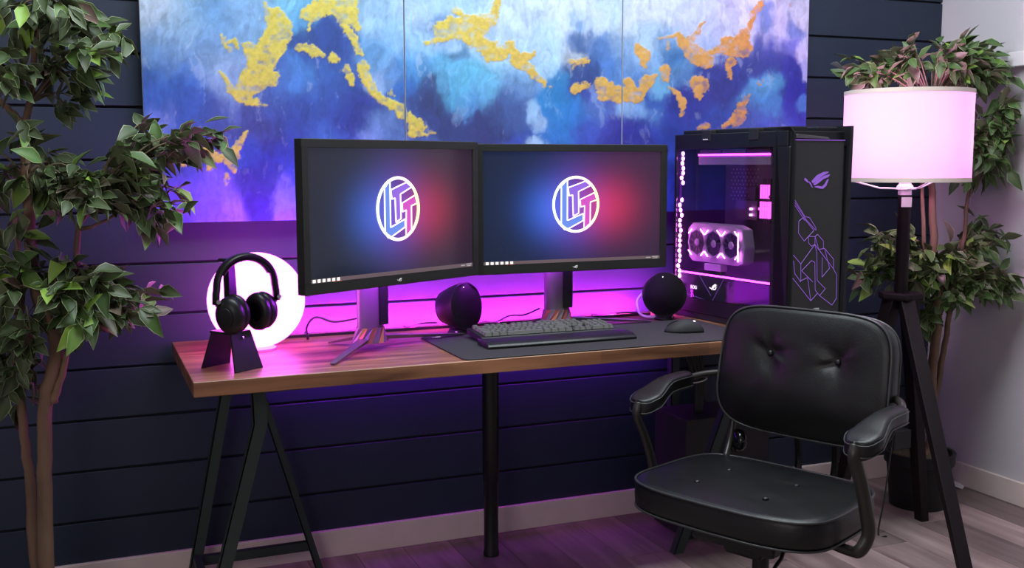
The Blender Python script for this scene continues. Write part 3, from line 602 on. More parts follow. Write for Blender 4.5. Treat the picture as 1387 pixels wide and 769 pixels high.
rows = [[(1.25,), (1.25,), (1.25,), (6.25,), (1.25,), (1.25,), (1.25,), (1.25,)],
        [(2.25,)]+[(1,)]*10+[(2.75,)], [(1.75,)]+[(1,)]*11+[(2.25,)], [(1.5,)]+[(1,)]*12+[(1.5,)], [(1,)]*13+[(2,)]]
for ri, row in enumerate(rows):
    xx = X0
    for (wu,) in row:
        key(xx+wu*u/2, Y0+u*(ri+.5)-u*.5+.004, wu); xx += wu*u
yF = Y0+u*5.25+.004
for g0 in (0, 2, 6.5, 11):
    for k in range(1 if g0 == 0 else 4): key(X0+(g0+k+.5)*u, yF, 1)
nx0 = X0+15.25*u
for k in range(3):
    key(nx0+(k+.5)*u, Y0+.004, 1); key(nx0+(k+.5)*u, Y0+3*u+.004, 1); key(nx0+(k+.5)*u, Y0+4*u+.004, 1); key(nx0+(k+.5)*u, yF, 1)
key(nx0+1.5*u, Y0+u+.004, 1)
px0 = nx0+3.25*u
for ri in range(5):
    for k in range(3 if ri else 2):
        if ri == 0: key(px0+(1 if k == 0 else 2.5)*u, Y0+.004, 2 if k == 0 else 1)
        else: key(px0+(k+.5)*u, Y0+ri*u+.004, 1)
for ri, hu in ((.5, 2), (2.5, 2), (4, 1)): key(px0+3.4*u, Y0+ri*u+.004, .8, hu)
prt = thing('palm_rest', (.735, -.488, KZ), 0, 'smooth black palm rest in front of the keyboard', 'palm rest')
vs = []; 
sec = [(-.045, 0), (-.046, .006), (-.040, .012), (-.02, .017), (.01, .019), (.045, .018), (.047, .012), (.047, 0)]
m = MB(); m.prism([(-.238, y, z) for y, z in sec], (0, 0, 0), (.476, 0, 0)); o = m.build('pad', M['leather'], prt, bevel=.0015); smooth_by_angle(o, 30)
MB().box((-.236, -.044, -.0), (.236, .046, .002)).build('base_plate', M['rubber'], prt)
def ellip(center, radii, power=1, nu=24, nv=14, M_=None, zmin=None):
    vs = []; fs = []
    for j in range(nv+1):
        v = math.pi*j/nv
        for i in range(nu):
            a = 2*math.pi*i/nu; x = radii[0]*math.sin(v)*math.cos(a); y = radii[1]*math.sin(v)*math.sin(a); z_ = -radii[2]*math.cos(v)
            if zmin is not None: z_ = max(z_, zmin)
            p = Vector((x, y, z_))+Vector(center); vs.append(M_ @ p if M_ else p)
    for j in range(nv):
        for i in range(nu): fs.append((j*nu+i, j*nu+(i+1) % nu, (j+1)*nu+(i+1) % nu, (j+1)*nu+i))
    return vs, fs
ms = thing('mouse', (1.172, -.475, KZ), math.radians(62), 'black computer mouse with a lit spot on the desk mat', 'mouse')
vs, fs = ellip((0, 0, 0), (.032, .062, .040), nu=32, nv=18, zmin=0)
vs = [Vector((v.x*(1+.12*math.sin(v.y*40)), v.y, v.z*(1-.28*max(0, v.y/.062)) if v.z > 0 else 0)) for v in vs]
MB().add(vs, fs).build('shell', M['black_matte'], ms, smooth=True)
MB().tube([(0, .052, .018), (0, .038, .030), (0, .02, .037)], .0025, 8).build('wheel', M['rubber'], ms)
v_, f_ = ellip((0, -.030, .034), (.007, .005, .0018), nu=12, nv=6); MB().add(v_, f_).build('lit_badge', M['white_led'], ms)
# ------------------------------------------------------------------ speakers
def speaker(loc, nrm, label, side):
    t = thing('speaker', loc, 0, label, 'speaker', 'pair of round drum speakers beside the keyboard')
    n = Vector(nrm).normalized(); c = Vector((0, 0, .086)); Mx = Matrix.Translation(c) @ rot_to(n, (0, 0, 1))
    o = MB().lathe([(0, -.062), (.036, -.061), (.052, -.052), (.064, -.015), (.0745, .028), (.0740, .033), (.071, .034)], 48, Mx).build('body', M['black'], t); smooth_by_angle(o, 50)
    o = MB().lathe([(.071, .034), (.071, .030), (.05, .0325), (0, .034)], 48, Mx).build('grille', M['fabric'], t, smooth=True)
    ld = Mx @ Matrix.Translation((.058, .006, .0345)); MB().lathe([(0, 0), (.0018, 0), (.0012, .001), (0, .001)], 10, ld).build('power_light', M['white_led'], t)
    s = n.cross(Vector((0, 0, 1))).normalized()*side
    h = Vector((n.x, n.y, 0)).normalized()
    loop = bez([c-h*.035+s*.062+Vector((0, 0, .01)), c-h*.03+s*.092-Vector((0, 0, .03)), Vector((0, 0, .012))-h*.01+s*.076, Vector((0, 0, .008))+h*.01+s*.02, Vector((0, 0, .008))+h*.012-s*.03], 8)
    MB().tube(loop, .0068, 8, flat=((n.x, n.y, 0), .7)).build('stand_loop', M['stand'], t, smooth=True)
    MB().lathe([(0, 0), (.032, 0), (.035, .004), (.03, .016), (0, .022)], 24).build('foot', M['rubber'], t)
    MB().lathe([(0, -.0655), (.03, -.064), (.03, -.061), (0, -.0635)], 24, Mx).build('rear_light', M['led_wall2'], t)
    return t
M['stand'] = mat('pale_metal', (.78, .72, .8), .35); M['led_wall2'] = emit('speaker_rear_light', (.75, .03, 1), 70)
speaker((.520, -.215, DZ+.0005), (.50, -.86, .14), 'round black speaker left of the keyboard, turned to the right', -1)
speaker((1.262, -.200, DZ+.0005), (-.50, -.86, .10), 'round black speaker beside the computer tower, facing out', 1)
# ------------------------------------------------------------------ computer tower
pc = thing('computer_tower', (1.503, -.370, DZ), .106, 'black computer tower with lit glass side on the right end of desk', 'computer')
W2, D2, H = .121, .281, .632
def q3(lx, y0, y1, z0, z1, th=.004): return MB().box((lx, y0, z0), (lx+th, y1, z1))
MB().box((-W2+.004, -D2+.012, .0), (W2-.004, D2-.01, .022)).build('feet', M['rubber'], pc, bevel=.002, seg=1)
m = MB(); m.box((-W2, -D2, .022), (W2, D2, .07)); m.box((-W2, -D2+.01, .575), (W2, D2, H-.01)); m.box((-W2+.22, -D2, .07), (W2, D2, .575)); m.box((-W2, D2-.012, .07), (-W2+.22, D2, .575))
m.box((-W2, -D2, .07), (W2, -D2+.075, .575))
m.build('chassis', M['pc'], pc, bevel=.002, seg=1)
m = MB(); m.prism([(-W2, -D2, .022), (-W2+.012, -D2-.006, .03), (-W2+.012, -D2-.006, .612), (-W2, -D2, H), (-W2, -D2+.06, H), (-W2, -D2+.06, .022)], (0, 0, 0), (.006, 0, 0)); m.build('left_cheek', M['pc'], pc)
m = MB(); m.prism([(W2-.024, -D2-.0, .022), (W2-.018, -D2-.012, .03), (W2-.012, -D2-.016, H+.006), (W2-.012, -D2+.06, H+.006), (W2-.024, -D2+.05, .022)], (0, 0, 0), (.012, 0, 0)); m.build('right_cheek', M['pc'], pc)
MB().box((-W2+.014, -D2-.004, .03), (W2-.026, -D2+.002, .593)).build('fascia', M['fascia'], pc, bevel=.001, seg=1)
MB().box((-W2+.014, -D2-.006, .593), (W2-.024, -D2+.002, .5955)).build('fascia_light', M['purple_print'], pc)
m = MB(); m.prism([(-W2+.012, -D2+.0, .600), (-W2+.03, -D2-.002, .612), (0.03, -D2-.0, .604), (.04, -D2, .598)], (0, 0, 0), (0, .02, 0)); m.build('visor', M['gun'], pc)
for y in (-.12, .11):
    MB().box((-W2-.003, y-.022, H-.035), (W2+.001, y+.022, H+.001)).build('strap', M['rubber'], pc, bevel=.002)
MB().box((-W2-.0035, .1, H-.030), (-W2-.003, .125, H-.027)).build('strap_badge', M['logo_white'], pc)
m = MB(); m.box((-W2+.02, -D2+.03, H-.012), (-.02, D2-.02, H+.004)); m.box((.02, -D2+.03, H-.012), (W2-.02, D2-.02, H+.004)); m.build('top_rails', M['pc'], pc, bevel=.004)
g = MB().box((-W2-.0005, -.204, .072), (-W2+.003, D2-.014, .573)).build('side_glass', M['glass'], pc)
m = MB(); m.box((.095, -.2, .07), (.098, D2-.012, .575)); m.build('motherboard_tray', M['pcin'], pc)
m = MB(); m.box((-W2+.012, -.2, .07), (.095, D2-.013, .151)); sh = m.build('shroud', M['pcin'], pc)
MB().box((-W2+.010, -.2, .151), (-W2+.015, D2-.03, .156)).build('shroud_light', M['led_in'], pc)
MB().box((-W2+.0105, -.2, .078), (-W2+.0118, -.03, .146)).build('shroud_panel', M['violet_panel'] if 'violet_panel' in M else M.setdefault('violet_panel', emit('violet_panel', (.20, .0, .50), .45)), pc)
lm_ = MB()
for (a, b) in [((.150, .150), (.085, .086)), ((.018, .152), (.08, .066)), ((.24, .082), (.13, .070))]:
    lm_.tube([(-W2+.010, a[0], a[1]), (-W2+.010, b[0], b[1])], .0007, 5)
lm_.build('shroud_lines', M['purple_print'], pc)
m = MB(); eye_badge(m, Matrix.Translation((-W2+.0105, .075, .112)) @ Matrix.Rotation(math.radians(-90), 4, 'Z') @ Matrix.Rotation(math.radians(90), 4, 'X') @ Matrix.Rotation(math.radians(12), 4, 'Z'), .018); m.build('eye_badge', M['white_led'], pc)
def text(s, size, mt_, parent, Mx, name='lettering', ext=.0003):
    cu = bpy.data.curves.new(name, 'FONT'); cu.body = s; cu.size = size; cu.extrude = ext; cu.align_x = 'CENTER'
    o = bpy.data.objects.new(name, cu); COL.objects.link(o); me = bpy.data.meshes.new_from_object(o.evaluated_get(bpy.context.evaluated_depsgraph_get())) if False else None
    dg = bpy.context.evaluated_depsgraph_get(); me = bpy.data.meshes.new_from_object(o.evaluated_get(dg)); bpy.data.objects.remove(o)
    o = bpy.data.objects.new(name, me); COL.objects.link(o); me.materials.clear(); me.materials.append(mt_); o.parent = parent; o.matrix_local = Mx; return o
side_M = lambda y, z: Matrix.Translation((-W2+.0103, y, z)) @ Matrix.Rotation(math.radians(-90), 4, 'Z') @ Matrix.Rotation(math.radians(90), 4, 'X')
text('ROG', .016, M['white_led'], pc, side_M(.178, .100))
text('STRIX', .009, M['logo_white'], pc, Matrix.Translation((.0, -D2-.0045, .075)) @ Matrix.Rotation(math.radians(90), 4, 'X'))
m = MB(); m.box((-.09, -.165, .520), (.06, .19, .548)); m.build('radiator', M['grille'], pc, bevel=.002)
m = MB(); 
for k in range(3):
    y = -.105+k*.118
    m.box((-.088, y-.055, .551), (.055, y+.055, .572))
m.build('radiator_fans', M['pcin'], pc, bevel=.003); MB().box((-.0915, -.165, .550), (-.0895, .19, .556)).build('radiator_light', M['led_in'], pc)
m = MB()
for y in (-.15, -.02, .1, .18): 
    for dz in (-.004, .004): m.lathe([(0, 0), (.0016, 0), (0, .001)], 8, Matrix.Translation((-.0905, y, .534+dz)) @ rot_to((-1, 0, 0)))
m.build('radiator_screws', M['chrome'], pc)
# graphics card with three fans
gz = .256; gx = -.078
m = MB(); m.prism([(gx+.004, y, z) for y, z in [(.255, .205), (.262, .30), (.235, .322), (.02, .322), (-.022, .31), (-.035, .25), (-.03, .20), (.0, .190), (.235, .190)]], (0, 0, 0), (.045, 0, 0)); gpu = m.build('graphics_card', M['grille'], pc, bevel=.003)
for k, y in enumerate((.205, .117, .028)):
    f = MB().lathe([(.044, 0), (.047, 0), (.047, .006), (.043, .006), (.043, 0)], 8, Matrix.Translation((gx+.003, y, gz)) @ rot_to((-1, 0, 0)), cap=False).build('fan_ring', M['grille'], gpu)
    bl = MB()
    for j in range(11):
        a = 2*math.pi*j/11; da = .42
        P = [(gx+.001, y+.012*math.cos(a), gz+.012*math.sin(a)), (gx+.001, y+.041*math.cos(a+.2), gz+.041*math.sin(a+.2)), (gx+.005, y+.041*math.cos(a+.2+da), gz+.041*math.sin(a+.2+da)), (gx+.005, y+.012*math.cos(a+da), gz+.012*math.sin(a+da))]
        bl.prism(P, (0, 0, 0), (.0012, 0, 0))
    bl.build('fan_blades', M['pcin'], gpu)
    MB().lathe([(0, .004), (.010, .003), (.013, 0), (0, 0)], 20, Matrix.Translation((gx, y, gz)) @ rot_to((-1, 0, 0))).build('fan_hub', M['grille'], gpu)
    MB().lathe([(0, 0), (.0435, 0), (.0435, .001), (0, .001)], 24, Matrix.Translation((gx+.0035, y, gz)) @ rot_to((-1, 0, 0))).build('fan_well', M['black'], gpu)
    lt = MB(); rr = .051
    for a0 in ((35, 60), (115, 145), (215, 240), (300, 325)):
        a, b = map(math.radians, a0); lt.tube([(gx-.004, y+rr*math.cos(a), gz+rr*math.sin(a)), (gx-.004, y+rr*math.cos(b), gz+rr*math.sin(b))], .0018, 6)
    lt.build('fan_lights', M['led_dot'], gpu)
MB().box((gx-.004, -.012, .205), (gx-.001, -.009, .30)).build('card_light_bar', M['led_dot'], pc)
MB().box((gx, .08, .164), (gx+.03, .165, .188)).build('card_bracket', M['grille'], pc, bevel=.002)
m = MB()
for k in range(4): m.box((.02, -.045+k*.012, .33), (.06, -.039+k*.012, .475))
m.build('memory_sticks', M['pcin'], pc)
m = MB()
for k in range(4):
    for z0, z1 in ((.345, .40), (.41, .455)): m.box((.012, -.0435+k*.012, z0), (.0195, -.0410+k*.012, z1))
m.build('memory_lights', M['led_mem'], pc)
m = MB(); m.box((.01, -.050, .372), (.0195, .000, .380)); m.box((.01, -.052, .345), (.0195, -.047, .40)); m.build('board_light', M['led_mem'], pc)
m = MB(); m.prism([(.06, .125, .445), (.06, .07, .445), (.06, .075, .37)], (0, 0, 0), (.03, 0, 0)); m.box((.05, .05, .335), (.094, .16, .40)); m.build('cpu_block', M['pcin'], pc)
for z_ in (.372, .352): MB().lathe([(0, -.004), (.005, -.003), (.005, .003), (0, .004)], 10, Matrix.Translation((.045, .075, z_))).build('board_lamp', M['led_dot'], pc)
m = MB()
for k in range(5): m.tube(bez([(-.02-k*.008, -.195, .40+k*.01), (-.03, -.12+k*.006, .42), (.03, -.07, .44-k*.01), (.09, -.03, .46-k*.02)], 6), .0025, 6)
m.build('power_cables', M['rubber'], pc, smooth=True)
m = MB()
for j in range(8):
    for k in range(9): m.lathe([(0, 0), (.003, 0), (0, .0012)], 6, Matrix.Translation((.0945, .10+j*.018+(k % 2)*.009, .40+k*.013)) @ rot_to((-1, 0, 0)))
m.build('vent_holes', M['grille'], pc)
dots = [(.245, .558-i*.0165) for i in range(7)]+[(.252+i*.0004, .40-i*.0175) for i in range(17)]
for i, (y, z_) in enumerate(dots):
    v_, f_ = ellip((-W2+.008+.003*math.sin(i*2.1), y+.003*math.sin(i*1.7), z_), (.004, .0072, .0072), nu=10, nv=6)
    MB().add(v_, f_).build('led', M['led_dot'], pc, smooth=True)
MB().box((-W2+.012, .262, .08), (-W2+.018, .266, .56)).build('rear_light_strip', M['violet_panel'], pc)
# front eye badge and circuit lines
m = MB(); eye_badge(m, Matrix.Translation((-.015, -D2-.0045, .466)) @ Matrix.Rotation(math.pi/2, 4, 'X'), .050); o = m.build('eye_badge', M['purple_print'], pc)
FP = dict(a=(-.1,.415),b=(-.058,.364),c=(-.039,.361),d=(-.012,.329),e=(-.011,.321),f=(-.064,.362),g=(-.082,.351),h=(-.082,.315),i=(-.058,.29),j=(-.02,.321),k=(-.041,.304),l=(-.04,.284),m=(-.028,.273),n=(-.014,.278),o=(-.014,.302),p=(-.004,.309),q=(.021,.287),r=(.022,.264),s=(.003,.262),t=(-.069,.221),u=(-.1,.249),v=(-.099,.232),w=(-.092,.192),x=(-.067,.166),y=(-.1,.179),z=(-.024,.105),A=(.002,.126),B=(-.065,.2),C=(-.026,.229),D=(-.012,.223),E=(-.007,.137),F=(-.005,.253),G=(0,.167),H=(.035,.139),I=(.012,.119),J=(.065,.086),K=(.083,.106),L=(.082,.178),M=(.067,.199),N=(.066,.229),O=(.027,.264),P=(.018,.237),Q=(.02,.176),R=(.05,.202),a2=(-.1,.408),b2=(-.05,.352),a3=(-.1,.40),b3=(-.058,.352),s2=(-.015,.128),T=(-.072,.168),V=(-.04,.178),W=(-.018,.163))
m = MB()
for path in ['abcde', ('a2', 'b2', 'e'), ('a3', 'b3'), 'fghijf', 'klmnok', 'opqrso', 'nt', 'utx', ('v', 'w', 'x'), 'yz', 'zA', 'BCDE', 'BW', ('T', 'V', 'z'), ('F', 'G', 'H', 'I'), ('D', 'E', 'I'), 'nMLKJI', 'sM', 'rONM', 'PQR', 'OR', ('n', 'F')]:
    for a, b in zip(path[:-1], path[1:]):
        pa, pb = FP[a], FP[b]; m.tube([(pa[0], -D2-.0045, pa[1]), (pb[0], -D2-.0045, pb[1])], .0009, 4)
m.build('circuit_lines', M['purple_print'], pc)
# ------------------------------------------------------------------ box under the desk, cables
sb = thing('subwoofer', (1.455, -.225, 0), 0, 'black boxy subwoofer on the floor under the desk', 'subwoofer')
MB().box((-.175, -.10, .008), (.16, .11, .415)).build('cabinet', M['black_matte'], sb, bevel=.006)
MB().lathe([(0, 0), (.07, 0), (.075, .004), (.06, .001), (0, -.01)], 32, Matrix.Translation((0, -.101, .22)) @ rot_to((0, -1, 0))).build('driver', M['rubber'], sb)
for sx in (-1, 1):
    for sy in (-1, 1): MB().lathe([(0, 0), (.012, 0), (.012, .009), (0, .009)], 12, Matrix.Translation((sx*.14-.008, sy*.085, 0))).build('foot', M['rubber'], sb)
def cable(pts, r, name, label, parent=None, n=8):
    o = MB().tube(bez(pts, n), r, 7).build(name, M['rubber'], parent, smooth=True)
    if not parent: tag(o, label, 'cable')
    return o
z1 = DZ+.004
cable([(.19, -.30, .82), (.13, -.22, .80), (.085, -.17, .81), (.06, -.15, .78), (.065, -.14, z1), (.08, -.025, z1)], .0035, 'cable', 'black cable looping behind the left monitor stand')
cable([(.80, -.20, .80), (.78, -.12, .77), (.74, -.09, .765), (.69, -.08, z1), (.68, -.025, z1)], .003, 'cable', 'thin black cable arching behind the right monitor stand')
cable([(.47, -.15, DZ+.03), (.44, -.10, DZ+.022), (.41, -.05, z1), (.40, -.022, z1)], .003, 'cable', 'short black cable behind the left round speaker')
cable([(1.21, -.12, z1+.01), (1.16, -.10, z1+.012), (1.10, -.06, z1), (1.08, -.022, z1)], .003, 'cable', 'short black cable behind the right round speaker')
cable([(.66, -.10, .698), (.70, -.12, .672), (.76, -.12, .668), (.83, -.10, .680), (.86, -.08, .698)], .004, 'cable', 'black cable loop sagging under the desk beside the round leg')
cb = thing('cable_bundle', (1.33, -.28, 0), 0, 'bundle of black cables tied together below the right of the desk', 'cables')
for k in range(7):
    x = -.07+k*.022
    cable([(x, .0, .70), (x*.5+.005, .0, .62), (.01+k*.005, (k % 2)*.008, .53), (.012+k*.004, .0, .42)], .006, 'cable', None, cb, 6)
MB().tube([(.027+.028*math.cos(a), .004+.018*math.sin(a), .535+.006*math.cos(a)) for a in [2*math.pi*k/16 for k in range(16)]], .0022, 6, closed=True).build('zip_tie', M['ivory'], cb)
MB().tube([(.0, -.01, .55), (-.015, -.012, .565)], .0018, 5).build('zip_tie', M['ivory'], cb)
cable([(1.12, -.10, .69), (1.17, -.10, .64), (1.21, -.10, .665), (1.27, -.09, .698)], .0016, 'cable', 'thin wire zigzagging under the desk above the left armrest')
# ------------------------------------------------------------------ office chair
ch = thing('office_chair', (1.055, -1.06, 0), math.radians(-66.5), 'black leather office chair with curved armrests before the desk', 'chair')
def cushion(hw, d0, d1, z0, z1, rc, bul, name, mt_, parent, Mx=None, tufts=(), n=44, side=.012, bow=0, taper=0, sq=4.6, curl=0):
    """rounded-rectangle cushion: x in +-hw, y in d0..d1, thickness z0..z1, crowned by bul, tufts = (x,y,depth,rad)"""
    cx, cy = 0, (d0+d1)/2; hy = (d1-d0)/2; P = []
    m = MB(); vs = []; fs = []
    rings = [(1.0, 0.0), (1.0, .12)]
    NR = 16
    def outline(a, sc):
        c, s = math.cos(a), math.sin(a); e = 2/sq
        x = hw*abs(c)**e*(1 if c >= 0 else -1); y = hy*abs(s)**e*(1 if s >= 0 else -1)
        x *= 1+taper*(y/hy)
        if bow: y -= bow*(1-(x/hw)**2)*(1 if s < 0 else 0)*abs(s)
        return x*sc, y*sc+cy
    H_ = z1-z0; prof = [(.0, 0, -1), (.55, 0, -1), (.93, 0, -1), (.985, .06, 0), (1., .2, 0), (1.004, .5, 0), (1., .82, 0), (.985, .95, 0)]
    lay = []
    for sc, zz, _ in prof: lay.append((sc if sc > 0 else .001, z0+zz*H_))
    for k in range(NR+1): sc = .965*(1-k/NR); lay.append((max(sc, .001), None))
    for sc, zz in lay:
        for i in range(n):
            a = 2*math.pi*i/n; x, y = outline(a, sc)
            z_ = zz
            if z_ is None:
                z_ = z1+bul*(1-sc**2.2)
                for (tx, ty, td, tr) in tufts:
                    dd = math.hypot(x-tx, y-ty); ang = math.atan2(y-ty, x-tx)
                    z_ -= td*math.exp(-(dd/tr)**1.2)*(1+.35*math.cos(ang*5+tx*9)*min(1, dd/.02))
                z_ += .0012*math.sin(x*31+y*17)*math.sin(y*41-x*9)
            z_ -= curl*min(0, y+.03)**2
            v = Vector((x, y, z_)); vs.append(Mx @ v if Mx else v)
    for j in range(len(lay)-1):
        for i in range(n): fs.append((j*n+i, j*n+(i+1) % n, (j+1)*n+(i+1) % n, (j+1)*n+i))
    o = m.add(vs, fs).build(name, mt_, parent, smooth=True)
    for zz, r_ in ((z1-.001, .0035), (z0+.004, .003)):
        pts = []
        for i in range(72):
            x, y = outline(2*math.pi*i/72, .995); v = Vector((x, y, zz-curl*min(0, y+.03)**2)); pts.append(Mx @ v if Mx else v)
        MB().tube(pts, r_, 6, closed=True).build('piping', M['piping'], o, smooth=True)
    for (tx, ty, td, tr) in tufts:
        v_, f_ = ellip((tx, ty, z1+bul*.85-td*.75), (.0085, .0085, .005), nu=14, nv=8, M_=Mx); MB().add(v_, f_).build('button', M['leather'], o, smooth=True)
    return o
cushion(.278, -.225, .185, .362, .436, .06, .016, 'seat', M['leather'], ch, Mx=Matrix.Translation((-.014, 0, 0)), tufts=[(-.10, .02, .006, .03), (.10, .02, .006, .03), (-.10, -.13, .004, .03), (.10, -.13, .004, .03)], bow=.02, taper=-.03)
MB().prism(rrect(-.20, -.16, .20, .15, .05, .350), (0, 0, 0), (0, 0, .013)).build('seat_pan', M['black'], ch)
# backrest: cushion in its own frame (x right, y up, z towards front)
bt = math.radians(10)
BM = Matrix.Translation((0, .205, .695)) @ Matrix(((1, 0, 0, 0), (0, math.sin(bt), -math.cos(bt), 0), (0, math.cos(bt), math.sin(bt), 0), (0, 0, 0, 1)))
bk = cushion(.252, -.175, .175, -.03, .030, .08, .022, 'backrest', M['leather'], ch, Mx=BM, tufts=[(-.095, .045, .026, .045), (.105, .045, .026, .045)], taper=-.02, curl=1.9)
m = MB()
for sx in (-1, 1): m.tube(bez([(sx*.05, .10, .352), (sx*.05, .24, .36), (sx*.055, .285, .43), (sx*.06, .262, .60), (sx*.06, .27, .70)], 8), .011, 8, flat=((1, 0, 0), .6))
m.box((-.09, .232, .60), (.09, .246, .72)); m.build('back_bracket', M['black'], ch, smooth=False)
o = MB().lathe([(0, -.012), (.026, -.012), (.032, -.006), (.033, .008), (.024, .016), (0, .018)], 28, Matrix.Translation((-.20, .205, .475)) @ rot_to((-.5, -.8, .1))).build('tilt_knob', M['glossy'] if 'glossy' in M else M.setdefault('glossy', mat('glossy_black', (.004, .004, .005), .12)), ch, smooth=True)
MB().tube(bez([(-.215, .16, .43), (-.225, .20, .48), (-.23, .225, .56)], 6), .010, 8).build('side_bracket', M['chairmetal'], ch, smooth=True)
for sx in (-1, 1):
    X = sx*.312
    pts = bez([(sx*.16, -.045, .352), (sx*.27, -.055, .342), (X-sx*.012, -.06, .352), (X, -.045, .39), (X, -.060, .45), (X, -.095, .53), (X, -.128, .590), (X, -.120, .622)], 8)
    MB().tube(pts, .0125, 10, flat=((1, 0, 0), 1.35)).build('arm_post', M['chairmetal'], ch, smooth=True)
    MB().tube(bez([(X, .08, .655), (X-sx*.02, .16, .662), (X-sx*.06, .21, .665), (sx*.20, .235, .668)], 6), .010, 8).build('arm_bracket', M['chairmetal'], ch, smooth=True)
    # pad: bulb at front, narrowing and rising to the rear
    vs = []; fs = []; K = 14; n = 20
    prof = [(-.130, .006), (-.128, .018), (-.122, .028), (-.112, .036), (-.098, .042), (-.08, .045), (-.055, .039), (-.03, .033), (0, .027), (.03, .027), (.06, .027), (.08, .027), (.098, .025), (.103, .01)]
    def zt(y): u_ = (y+.128)/.231; return .644+.032*(1/(1+math.exp(-(u_-.38)*13)))-.012*math.exp(-((u_)/.12)**2)
    for (y, hw_) in prof:
        th = .046 if y > -.129 and y < .10 else .026
        for i in range(n):
            a = 2*math.pi*i/n; c, s = math.cos(a), math.sin(a); e = .45
            vs.append(Vector((X+hw_*abs(c)**e*(1 if c > 0 else -1), y, zt(y)-th/2+th/2*abs(s)**e*(1 if s > 0 else -1))))
    for j in range(len(prof)-1):
        for i in range(n): fs.append((j*n+i, j*n+(i+1) % n, (j+1)*n+(i+1) % n, (j+1)*n+i))
    fs.append(tuple(range(n))[::-1]); fs.append(tuple((len(prof)-1)*n+i for i in range(n)))
    pad = MB().add(vs, fs).build('armrest', M['leather'], ch, smooth=True)
    for dz in (-.010, -.037):
        P = [(X+h*1.0, y, zt(y)+dz) for y, h in prof]+[(X-h*1.0, y, zt(y)+dz) for y, h in prof[::-1]]
        MB().tube(P, .0017, 6, closed=True).build('piping', M['piping'], pad, smooth=True)
m = MB(); m.prism([(-.08, -.14, .352), (-.09, -.10, .30), (-.05, .06, .27), (.05, .06, .27), (.09, -.10, .30), (.08, -.14, .352)], (0, 0, 0), (0, .0, .001))
m = MB(); m.box((-.12, -.15, .30), (.12, .10, .352)); m.box((-.055, -.10, .265), (.055, .05, .31)); m.build('tilt_mechanism', M['black'], ch, bevel=.012)
MB().tube(bez([(.07, -.06, .34), (.12, -.10, .33), (.14, -.14, .315), (.15, -.19, .30), (.19, -.20, .298)], 6), .005, 8).build('lever', M['black'], ch, smooth=True)
MB().lathe([(.0, .05), (.03, .05), (.03, .17), (.022, .17), (.022, .28), (0, .28)], 24).build('gas_column', M['black'], ch)
for k in range(5):
    a = math.radians(72*k+20); d = Vector((math.cos(a), math.sin(a), 0))
    lgm = MB().tube([d*.02+Vector((0, 0, .105)), d*.18+Vector((0, 0, .095)), d*.32+Vector((0, 0, .07))], [.024, .018, .013], 10).build('leg', M['chairmetal'], ch, smooth=True)
    c = d*.318; s = d.cross(Vector((0, 0, 1)))
    for sg in (-1, 1): MB().lathe([(0, -.007), (.022, -.007), (.025, 0), (.022, .007), (0, .007)], 20, Matrix.Translation(c+s*sg*.013+Vector((0, 0, .025))) @ rot_to(s)).build('wheel', M['rubber'], lgm)
    MB().tube([c+Vector((0, 0, .03)), c+Vector((0, 0, .07))], .006, 8).build('caster_stem', M['rubber'], lgm)
# ------------------------------------------------------------------ floor lamp
LX, LY = 2.033, -.470
fl_ = thing('floor_lamp', (LX, LY, 0), 0, 'tripod floor lamp with lit white drum shade and black legs', 'lamp')
r = .206; z0, z1 = 1.203, 1.500
m = MB(); m.lathe([(r, z0), (r, z1), (r-.0025, z1), (r-.0025, z0), (r, z0)], 72, cap=False); o = m.build('shade', M['shade'], fl_, smooth=False); smooth_by_angle(o, 30)
for zz in (z0+.003, z1-.006): MB().lathe([(r+.0005, zz-.006), (r+.0012, zz-.006), (r+.0012, zz+.008), (r+.0005, zz+.008)], 72, cap=False).build('shade_trim', M['shadetrim'] if 'shadetrim' in M else M.setdefault('shadetrim', mat('shade_trim', (.75, .62, .55), .8)), o)
for k in range(3):
    a = math.radians(120*k+12); MB().tube([(.018*math.cos(a), .018*math.sin(a), z0-.027), (.08*math.cos(a), .08*math.sin(a), z0-.026), (.17*math.cos(a), .17*math.sin(a), z0-.002), (.203*math.cos(a), .203*math.sin(a), z0+.004)], .003, 6).build('shade_arm', M['ivory'], fl_)
MB().lathe([(0, 1.155), (.022, 1.155), (.022, 1.172), (.030, 1.174), (.026, 1.185), (.020, 1.192), (.018, 1.25), (0, 1.25)], 24).build('socket', M['ivory'], fl_)
v_, f_ = ellip((0, 0, 1.30), (.032, .032, .045), nu=20, nv=12); MB().add(v_, f_).build('bulb', M['bulb'], fl_, smooth=True)
ll = bpy.data.lights.new('lamp_bulb_light', 'POINT'); ll.energy = 10; ll.color = (1, .40, .93); ll.shadow_soft_size = .05
lo = bpy.data.objects.new('lamp_bulb_light', ll); COL.objects.link(lo); lo.parent = fl_; lo.location = (0, 0, 1.36)
MB().lathe([(0, .76), (.02, .76), (.022, .80), (.021, 1.155), (0, 1.155)], 24).build('pole', M['lampwood'], fl_)
MB().box((-.017, -.0245, 1.115), (.017, -.0225, 1.148), Matrix.Rotation(math.radians(-26), 4, 'Z')).build('white_label', M['paper'], fl_)
MB().lathe([(0, .80), (.075, .80), (.078, .808), (.075, .822), (0, .822)], 6).build('hub', M['lampwood'], fl_, bevel=.002)
f1 = on_z(1314, 803, 0); feet = [(f1.x-LX, f1.y-LY), (2.168-LX, -.470-LY), (-.30, -.02)]
